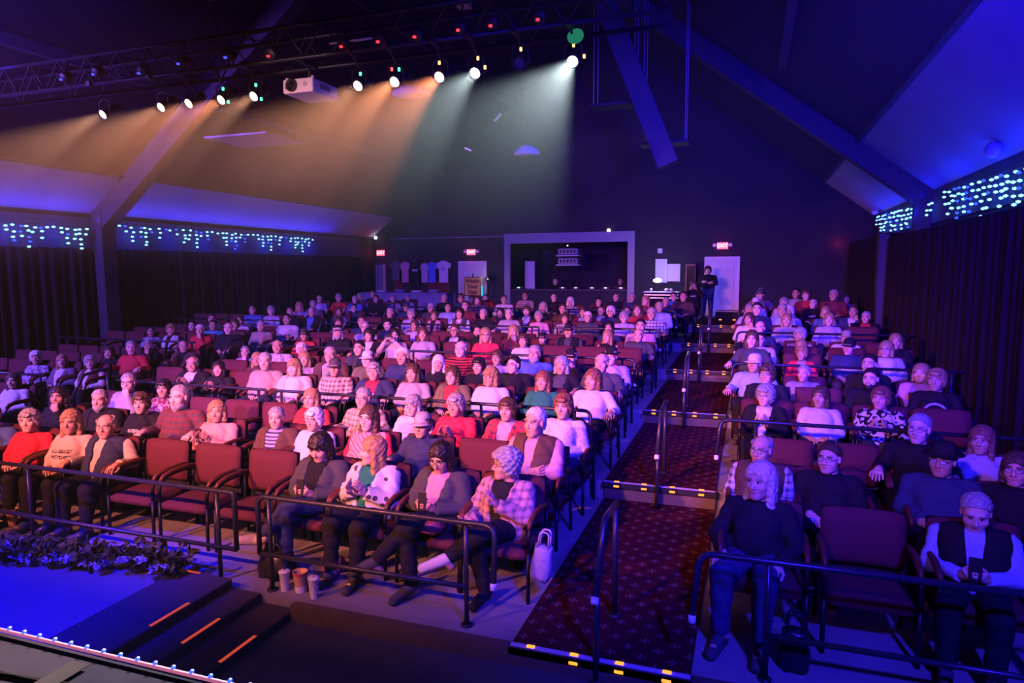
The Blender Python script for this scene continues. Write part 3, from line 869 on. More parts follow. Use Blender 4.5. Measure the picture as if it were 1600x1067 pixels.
@cached
def trouser_mesh(lp, lod):
    lo, hi = ((-.50, -1.0, .04), (.34, .02, .66)) if lp != 'stand' else ((-.34, -.5, -.46), (.34, .02, .66))
    f = Field(lo, hi, LOD[lod][0])
    f.put(('c', (-.08, -.2, .48), (.08, -.2, .48), .112, .112), .03, 'u', .014, [((0, 0, .56), (0, 0, 1))])
    for s, th, cf, mu, ft, he in leg_caps(lp):
        f.put(th, .03, 'u', .014, None, wrinkle if lod < 2 else None)
        k, a = np.array(cf[1]), np.array(cf[2]); d = (a-k)/np.linalg.norm(a-k); c = tuple(a-d*.02)
        f.put(mu, .02, 'u', .010); f.put(cf, .025, 'u', .018, [(c, tuple(d))], wrinkle if lod < 2 else None)
    V, F = f.net()
    return to_mesh('trousers', V, F)
@cached
def shoe_mesh(lp, s, lod):
    h, k, a, t = legs_of(lp)[s]
    a, t = np.array(a), np.array(t); d = (t-a); 
    heel = a-d*.28; heel[2] = t[2] if lp in ('std', 'stand') else heel[2]
    low = np.array((0, 0, -.018)); mid = a*.45+t*.55
    lo = np.minimum(np.minimum(a, t), heel)-.08; hi = np.maximum(np.maximum(a, t), heel)+.08
    f = Field(lo, hi, LOD[lod][0]*.55)
    f.put(('c', tuple(heel), tuple(t+d*.05), .040, .038), .02)
    f.put(('c', tuple(a), tuple(mid), .044, .036), .02)
    flat = [] 
    V, F = f.net()
    if lp in ('std', 'stand'):
        zmin = t[2]-.04; V[:, 2] = np.maximum(V[:, 2], zmin+.002)
    return to_mesh('shoe', V, F)
FACE_CUT = ('e', (0, -.088, -.032), (.066, .075, .096))
@cached
def hair_mesh(style, lod):
    long_ = style in ('long',)
    f = Field((-.16, -.15, -.30), (.16, .17, .17), LOD[lod][1]*1.12)
    nz = lambda X, Y, Z: .0042*np.sin(X*105+3*np.sin(Z*40))*np.cos(Y*80+2*np.sin(X*50))+.0025*np.sin(Z*150+X*90)*np.cos(Y*120)
    cz = lambda X, Y, Z: .008*np.sin(X*95+1)*np.sin(Y*88)*np.sin(Z*92)+.004*np.sin(X*190)*np.sin(Z*170)
    top = ('e', (0, .020, .040), (.080, .098, .084))
    if style in ('sh', 'bald'):
        f.put(top, .02, 'u', .009, [((0, -.045, .066), (0, -.80, -.6)), ((0, 0, -.055), (0, .3, -1))], nz)
        f.put(('e', (0, .055, -.03), (.066, .06, .06)), .02, 'u', .004, [((0, 0, -.075), (0, 0, -1))], nz)
        f.put(FACE_CUT, .012, 's')
        for s in (-1, 1): f.put(('e', (.082*s, -.006, -.012), (.03, .032, .045)), .008, 's')
        if style == 'bald': f.put(('e', (0, -.02, .12), (.085, .12, .085)), .015, 's')
    elif style in ('shf', 'curl'):
        k = .018 if style == 'shf' else .032
        g = nz if style == 'shf' else cz
        f.put(top, .02, 'u', k, [((0, -.07, .05), (0, -.9, -.35))], g)
        f.put(('e', (0, .05, -.03), (.078, .062, .075)), .02, 'u', k*.5, None, g)
        for s in (-1, 1): f.put(('e', (.072*s, .015, -.01), (.022, .05, .055)), .02, 'u', k*.35, None, g)
        f.put(FACE_CUT, .012, 's')
        f.put(('e', (0, -.084, .078), (.055, .02, .022)), .02, 'u', .004, None, g)
    else:
        f.put(top, .02, 'u', .016, None, nz)
        zb = -.115 if style in ('bob', 'bobf') else -.235
        for s in (-1, 1):
            f.put(('c', (.070*s, .01, .02), (.082*s, -.005, zb), .030, .026), .02, 'u', .003, [((0, 0, zb), (0, 0, -1))], nz)
            f.put(('c', (.045*s, .06, .0), (.058*s, .065, zb), .045, .036), .03, 'u', .003, [((0, 0, zb), (0, 0, -1))], nz)
        f.put(('c', (0, .07, 0), (0, .075, zb), .05, .036), .03, 'u', .003, [((0, 0, zb), (0, 0, -1))], nz)
        f.put(FACE_CUT, .012, 's')
        if style == 'bobf': f.put(('e', (0, -.082, .062), (.058, .018, .026)), .015, 'u', .003, None, nz)
        f.put(('c', (0, .03, -.05), (0, .04, -.3), .045, .05), .01, 's')
    V, F = f.net()
    return to_mesh('hair', V, F)
@cached
def beard_mesh(lod):
    f = Field((-.11, -.16, -.22), (.11, .1, .05), LOD[lod][1]*1.1)
    nz = lambda X, Y, Z: .003*np.sin(X*140)*np.cos(Z*110)
    f.put(('e', (0, -.025, -.085), (.066, .066, .05)), .02, 'u', .007, None, nz)
    f.put(('c', (0, -.068, -.10), (0, -.066, -.125), .03, .022), .02, 'u', .004, None, nz)
    f.put(('c', (-.028, -.084, -.048), (.028, -.084, -.048), .007, .007), .008, 'u', 0, None, nz)
    f.put(('e', (0, -.094, -.062), (.020, .02, .010)), .006, 's')
    f.func(lambda X, Y, Z: Z+.035+.35*(Y+.07)*0 + 0*X + 0*Y)
    V, F = f.net()
    return to_mesh('beard', V, F)
@cached
def glasses_mesh(_):
    mb = MB()
    for s in (-1, 1):
        ring = [(.031*s+.022*math.cos(a), -.096, .008+.017*math.sin(a)) for a in np.linspace(0, 2*math.pi, 15)]
        mb.tube(ring, .0019, 5, 0, False)
        mb.tube([(.053*s, -.095, .012), (.074*s, -.06, .012), (.079*s, .012, .010)], .0018, 5)
    mb.tube([(-.010, -.097, .012), (0, -.1, .015), (.010, -.097, .012)], .0018, 5)
    return mb.mesh('glasses', [None], True)
@cached
def lens_mesh(s):
    mb = MB()
    if True:
        n = 14; v = [(.031*s+.021*math.cos(2*math.pi*k/n), -.0965, .008+.016*math.sin(2*math.pi*k/n)) for k in range(n)]
        mb.add(v, [tuple(range(n))])
    return mb.mesh('lens', [None])
@cached
def cap_mesh(kind, lod):
    mb = MB(); n = 20
    prof = [(.099, .030), (.1, .05), (.096, .085), (.078, .118), (.045, .134), (.0, .138)] if kind == 'C' else [(.093, .045), (.094, .06), (.09, .11), (.075, .135), (.03, .142), (.0, .14)]
    S = Matrix.Translation((0, .018, 0)) @ Matrix.Diagonal((.86, 1.02, 1, 1))
    mb.lathe(prof, n, 0, S, False)
    if kind == 'C':
        V = []; F = []; m = 8
        for i in range(m+1):
            a = -1.05+2.1*i/m; x = math.sin(a); y = math.cos(a)
            for r, dz in ((.088, .0), (.13+.04*math.cos(a), -.012)):
                V.append((x*r*.82, .018-y*r*1.05, .036+dz-.008*x*x)); V.append((x*r*.82, .018-y*r*1.05, .041+dz-.008*x*x))
        for i in range(m):
            a = i*4; b = a+4
            F += [(a, a+2, b+2, b), (a+1, b+1, b+3, a+3), (a+2, a+3, b+3, b+2)]
        mb.add(V, F)
    else:
        S2 = Matrix.Translation((0, .018, 0)) @ Matrix.Diagonal((.92, 1.02, 1, 1))
        mb.lathe([(.09, .055), (.12, .046), (.148, .05), (.148, .054), (.12, .051), (.09, .06)], 24, 0, S2, False)
    return mb.mesh('cap', [None], True)
@cached
def collar_mesh(kind):
    h = .05 if kind == 'turtle' else .028
    mb = MB(); n = 20
    M = Matrix.Translation((0, -.118, .838)) @ Matrix.Rotation(math.radians(13), 4, 'X')
    r0 = .078 if kind == 'turtle' else .084
    mb.lathe([(r0+.012, -.02), (r0+.010, h*.4), (r0-.004, h), (r0-.012, h*.95), (r0-.01, -.01)], n, 0, M, False)
    return mb.mesh('collar', [None], True)

# ---------------- cloth colours and prints
CC = dict(white=(.50,.47,.49), cream=(.50,.40,.33), red=(.42,.035,.045), bred=(.62,.03,.06), mar=(.16,.03,.045), brn=(.085,.048,.038),
          tan=(.30,.24,.20), pink=(.48,.25,.30), coral=(.56,.26,.24), lil=(.35,.30,.44), gry=(.30,.28,.30), dgry=(.055,.055,.065),
          blk=(.014,.013,.017), navy=(.03,.035,.085), blue=(.07,.12,.36), lblue=(.28,.34,.56), teal=(.07,.28,.36), grn=(.02,.16,.11),
          olive=(.13,.12,.07), purp=(.13,.09,.15))
HC = dict(w=(.66,.62,.62), g=(.30,.285,.30), b=(.075,.042,.028), k=(.018,.013,.014), y=(.33,.20,.10), r=(.20,.085,.055), q=(.58,.46,.36))
SKINS = [mat('skin tone', (.50, .29, .22), .5, 0, .06, 30), mat('ruddy skin', (.52, .27, .21), .5, 0, .08, 30), mat('tanned skin', (.42, .24, .17), .5, 0, .06, 30), mat('fair skin', (.56, .35, .29), .5, 0, .05, 30)]
LIPS = mat('lips', (.33, .10, .09), .4); EYEW = mat('eye white', (.50, .46, .45), .3); BROW = {k: mat('brow '+k, tuple(x*.45 for x in v), .7) for k, v in HC.items()}; IRIS = mat('iris', (.03, .022, .02), .25)
GLASSF = mat('spectacle frame', (.03, .025, .025), .3)
def lens_mat():
    m, nt, b = nodes_of('spectacle lens')
    b.inputs['Base Color'].default_value = (.9, .9, .92, 1); b.inputs['Roughness'].default_value = .05
    b.inputs['Alpha'].default_value = .16; b.inputs['Specular IOR Level'].default_value = .8
    return m
LENS = lens_mat()
def cloth(c1, pat=None, c2=None):
    key = 'cloth %s %s %s' % (c1, pat, c2)
    a = CC[c1]
    if pat in (None, 'puff'):
        m = mat(key, a, .85, 0, .16, 18, .12, .12)
        return m
    if key in _M: return _M[key]
    m, nt, b = nodes_of(key); L = nt.links.new; N = nt.nodes.new
    b.inputs['Roughness'].default_value = .85; b.inputs['Specular IOR Level'].default_value = .12
    tc = N('ShaderNodeTexCoord'); sep = N('ShaderNodeSeparateXYZ'); L(tc.outputs['Object'], sep.inputs[0])
    X, Y, Z = sep.outputs
    def O(op, a_, b_=None, c_=None):
        n = N('ShaderNodeMath'); n.operation = op
        for i, x in enumerate((a_, b_, c_)):
            if x is None: continue
            if isinstance(x, (int, float)): n.inputs[i].default_value = x
            else: L(x, n.inputs[i])
        return n.outputs[0]
    def noise(sc, det=2):
        n = N('ShaderNodeTexNoise'); n.inputs['Scale'].default_value = sc; n.inputs['Detail'].default_value = det
        L(tc.outputs['Object'], n.inputs['Vector']); return n.outputs['Fac']
    def vor(sc):
        n = N('ShaderNodeTexVoronoi'); n.inputs['Scale'].default_value = sc
        L(tc.outputs['Object'], n.inputs['Vector']); return n.outputs['Distance']
    def band(v, f, d): return O('LESS_THAN', O('FRACT', O('MULTIPLY_ADD', v, f, 20.3)), d)
    second = CC[c2] if c2 in CC else (.02, .018, .02)
    if pat == 'plaid': f = O('MULTIPLY', O('ADD', O('ADD', band(X, 17, .42), band(Z, 17, .42)), O('MULTIPLY', band(Y, 17, .42), .4)), .46)
    elif pat == 'strp': f = band(Z, 26, .42)
    elif pat == 'diag': f = O('LESS_THAN', O('FRACT', O('MULTIPLY_ADD', O('ADD', O('MULTIPLY', X, .8), Z), 21, 20.1)), .22)
    elif pat == 'pat': f = O('GREATER_THAN', noise(26, 3), .52)
    elif pat == 'swirl': f = O('GREATER_THAN', O('FRACT', O('MULTIPLY', noise(9, 1), 5)), .5)
    elif pat == 'spk': f = O('LESS_THAN', vor(48), .22)
    elif pat == 'paw': f = O('LESS_THAN', vor(13), .30)
    elif pat == 'dot': f = O('MULTIPLY', O('LESS_THAN', O('ABSOLUTE', X), .07), O('GREATER_THAN', Z, .74))
    elif pat == 'band': f = O('LESS_THAN', O('ABSOLUTE', O('SUBTRACT', Z, .68)), .013)
    elif pat == 'face':
        rr = O('SQRT', O('ADD', O('POWER', O('DIVIDE', X, .115), 2), O('POWER', O('DIVIDE', O('SUBTRACT', Z, .63), .12), 2)))
        ringm = O('LESS_THAN', O('ABSOLUTE', O('SUBTRACT', rr, 1.0)), .09)
        ex = O('SUBTRACT', O('ABSOLUTE', X), .04); er = O('SQRT', O('ADD', O('POWER', ex, 2), O('POWER', O('SUBTRACT', Z, .665), 2)))
        f = O('MULTIPLY', O('MAXIMUM', ringm, O('LESS_THAN', er, .018)), O('LESS_THAN', Y, -.2))
    else:   # chest print / lettering rows / small logo
        wd, z0, z1 = {'print': (.075, .66, .72), 'text': (.11, .63, .74), 'print2': (.05, .72, .735)}[pat]
        box = O('MULTIPLY', O('LESS_THAN', O('ABSOLUTE', X), wd), O('LESS_THAN', O('ABSOLUTE', O('SUBTRACT', Z, (z0+z1)/2)), (z1-z0)/2))
        box = O('MULTIPLY', box, O('LESS_THAN', Y, -.2))
        rowm = O('GREATER_THAN', O('FRACT', O('MULTIPLY', O('SUBTRACT', Z, z0), 1/.055)), .35)
        f = O('MULTIPLY', O('MULTIPLY', box, rowm), O('GREATER_THAN', noise(75, 1), .46))
    mx = N('ShaderNodeMix'); mx.data_type = 'RGBA'; L(f, mx.inputs['Factor'])
    mx.inputs['A'].default_value = (*a, 1); mx.inputs['B'].default_value = (*second, 1)
    col = mx.outputs['Result']
    if pat == 'diag':
        m2 = N('ShaderNodeMix'); m2.data_type = 'RGBA'; L(O('GREATER_THAN', O('ABSOLUTE', X), .2), m2.inputs['Factor'])
        L(col, m2.inputs['A']); m2.inputs['B'].default_value = (*CC['bred'], 1); col = m2.outputs['Result']
    L(col, b.inputs['Base Color'])
    _M[key] = m
    return m
DEFAULT2 = dict(plaid='dgry', strp='blk', diag='mar', pat='gry', swirl='blk', spk='navy', paw='dgry', dot='tan', band='white', face='white', print='white', text='dgry', print2='white')
def hair_mat(k, c):
    m, nt, b = nodes_of('hair '+k); N = nt.nodes.new; L = nt.links.new
    b.inputs['Roughness'].default_value = .48; b.inputs['Specular IOR Level'].default_value = .35
    tc = N('ShaderNodeTexCoord'); mp = N('ShaderNodeMapping'); mp.inputs['Scale'].default_value = (150, 150, 22)
    nz = N('ShaderNodeTexNoise'); nz.inputs['Scale'].default_value = 1; nz.inputs['Detail'].default_value = 3; nz.inputs['Distortion'].default_value = .6
    L(tc.outputs['Object'], mp.inputs['Vector']); L(mp.outputs[0], nz.inputs['Vector'])
    mx = N('ShaderNodeMix'); mx.data_type = 'RGBA'; mr = N('ShaderNodeMapRange'); mr.inputs['From Min'].default_value = .3; mr.inputs['From Max'].default_value = .7
    L(nz.outputs['Fac'], mr.inputs['Value']); L(mr.outputs[0], mx.inputs['Factor'])
    mx.inputs['A'].default_value = (*[x*.42 for x in c], 1); mx.inputs['B'].default_value = (*[min(.85, x*1.3) for x in c], 1)
    L(mx.outputs['Result'], b.inputs['Base Color'])
    bp = N('ShaderNodeBump'); bp.inputs['Strength'].default_value = .6; bp.inputs['Distance'].default_value = .004
    L(nz.outputs['Fac'], bp.inputs['Height']); L(bp.outputs[0], b.inputs['Normal'])
    return m
HAIRM = {k: hair_mat(k, v) for k, v in HC.items()}
def put(name, me, parent, mats, mw=None, label=None):
    o = bpy.data.objects.new(name, me); COL.objects.link(o); o.parent = parent
    if mw is not None: o.matrix_parent_inverse = Matrix.Identity(4); o.matrix_basis = mw
    for i, m in enumerate(mats):
        o.material_slots[i].link = 'OBJECT'; o.material_slots[i].material = m
    if label: o['label'] = label
    return o
GARMENT = dict(pullover='pullover', jacket='jacket', vest='waistcoat', sleeveless='shirt')
def make_person(x, y, z, scale, top, hair, extras, label, lod, yaw=None, standing=False, k=0):
    ex = extras.split()
    build = 'm' if 'm' in ex else 'f'
    pose = next((p for p in ('lapk', 'clap', 'chin', 'phone', 'photo', 'cross', 'open', 'side') if p in ex), None)
    if pose is None: pose = ('lap', 'lap', 'rest', 'cross' if build == 'm' else 'lap', 'lap')[k % 5]
    lp = next((p for p in ('crossleg3', 'crossleg2', 'crossleg', 'stand') if p in ex), 'std')
    down = 'down' in ex
    want = math.atan2(-3.4-x, y+1.2) if yaw is None else yaw
    byaw = max(-.22, min(.22, want*.4))
    hy = want-byaw + RNG.uniform(-.14, .14)
    if 'turn' in ex: hy = -.72
    if down: hy = -.1
    yq = max(-60, min(60, int(round(math.degrees(hy)/16.0))*16))
    wscale = 1.0+RNG.uniform(-.03, .06)
    t = thing('person', label, 'person', (x, y, z), (0, 0, byaw), 'audience', (scale*wscale, scale, scale))
    skin = SKINS[(k*7+3) % 4]
    hs, hc = (hair.split(':')+['b'])[:2]
    put('body', body_mesh(build, pose, lp, yq, down, lod), t, [skin, LIPS, EYEW, IRIS, BROW[hc if hc != 'w' else 'g']])
    hm = head_matrix(math.radians(yq), .36 if down else 0.0)
    put('hair', hair_mesh(hs, lod), t, [HAIRM[hc]], hm)
    ty = top.split(':'); kind = ty[0]; c1 = ty[1]
    if kind == 's':
        pat = ty[2] if len(ty) > 2 and ty[2] not in ('col', 'turtle') else None
        c2 = ty[3] if len(ty) > 3 else DEFAULT2.get(pat)
        if pat == 'text' or pat == 'diag': pass
        put('sleeveless_top' if 'sleeveless' in label else 'pullover', top_mesh('sleeveless' if 'sleeveless' in label else 'pullover', build, pose, lod), t, [cloth(c1, pat, c2)])
        if 'col' in ty: put('collar', collar_mesh('col'), t, [cloth('white')], None, 'white collar')
        if 'turtle' in ty: put('roll_neck', collar_mesh('turtle'), t, [cloth(c1)])
        if 'col' in ex: put('scarf', collar_mesh('turtle'), t, [cloth('lil')], None, 'pale scarf')
        if 'col2' in ex: put('scarf', collar_mesh('turtle'), t, [cloth('bred')], None, 'red scarf')
    else:
        c2 = ty[2]; pat = ty[3] if len(ty) > 3 else None
        if kind == 'j':
            inner_pat = pat if pat == 'strp' else None
            outer_pat = pat if pat in ('plaid', 'paw') else None
            put('shirt', top_mesh('sleeveless', build, pose, lod), t, [cloth(c2, inner_pat or ('print' if 'printed' in label else None), 'white' if 'printed' in label else 'navy')])
            put('jacket', top_mesh('jacket', build, pose, lod), t, [cloth(c1, outer_pat, DEFAULT2.get(outer_pat) if c1 != 'pink' else 'purp')])
        else:
            put('shirt', top_mesh('pullover', build, pose, lod), t, [cloth(c2, pat, DEFAULT2.get(pat))])
            put('waistcoat', top_mesh('vest', build, pose, lod), t, [cloth(c1)])
    tc = 'navy' if 'jeans' in ex else ('blk', 'blk', 'blk', 'navy')[k % 4] if lod == 0 else ('blk', 'navy', 'dgry', 'navy', 'brn', 'blk')[k % 6]
    put('trousers', trouser_mesh(lp, lod), t, [cloth(tc)])
    for s in (-1, 1):
        sc_ = 'dgry' if k % 3 else 'blk'
        lab = None; nm = 'shoe'
        if lp == 'crossleg' and s == 1: sc_ = 'cream'; lab = 'pale trainer'
        if lp == 'crossleg3' and s == 1: sc_ = 'white'; lab = 'white sock'; nm = 'sock'
        put(nm, shoe_mesh(lp, s, lod), t, [cloth(sc_)], None, lab)
    if 'G' in ex:
        put('glasses', glasses_mesh(0), t, [GLASSF], hm)
        for s in (-1, 1) if lod < 2 else (): put('lens', lens_mesh(s), t, [LENS], hm)
    if 'B' in ex: put('beard', beard_mesh(lod), t, [HAIRM[hc]], hm)
    cap = next((e for e in ex if e.startswith('C:')), None)
    if cap: put('cap', cap_mesh('C', lod), t, [cloth(cap[2:])], hm)
    if 'K' in ex: put('knit_cap', cap_mesh('C', lod), t, [cloth('dgry')], hm)
    if 'H' in ex: put('brimmed_hat', cap_mesh('H', lod), t, [cloth('blk')], hm)
    return t, pose, byaw, scale, label
def chest_y(x, z, build, inf):
    y = 0
    for p in torso(build):
        if p[0] != 'e': continue
        c, r = p[1], p[2]
        q = 1-((x-c[0])/(r[0]+inf))**2-((z-c[2])/(r[2]+inf))**2
        if q > 0: y = min(y, c[1]-(r[1]+inf)*math.sqrt(q))
    return y
def chest_text(t, s, size, z, m, build='f', inf=.017):
    c = bpy.data.curves.new('chest_lettering', 'FONT'); c.body = s; c.size = size; c.align_x = 'CENTER'; c.resolution_u = 3; c.extrude = .001
    tmp = bpy.data.objects.new('chest_lettering', c); COL.objects.link(tmp)
    me = bpy.data.meshes.new_from_object(tmp.evaluated_get(bpy.context.evaluated_depsgraph_get())); bpy.data.objects.remove(tmp)
    for v in me.vertices:
        x, zz = v.co.x, z+v.co.y; v.co = (x, chest_y(x, zz, build, inf)-.004-v.co.z, zz)
    me.materials.clear(); me.materials.append(m)
    link('chest_lettering', me, t)
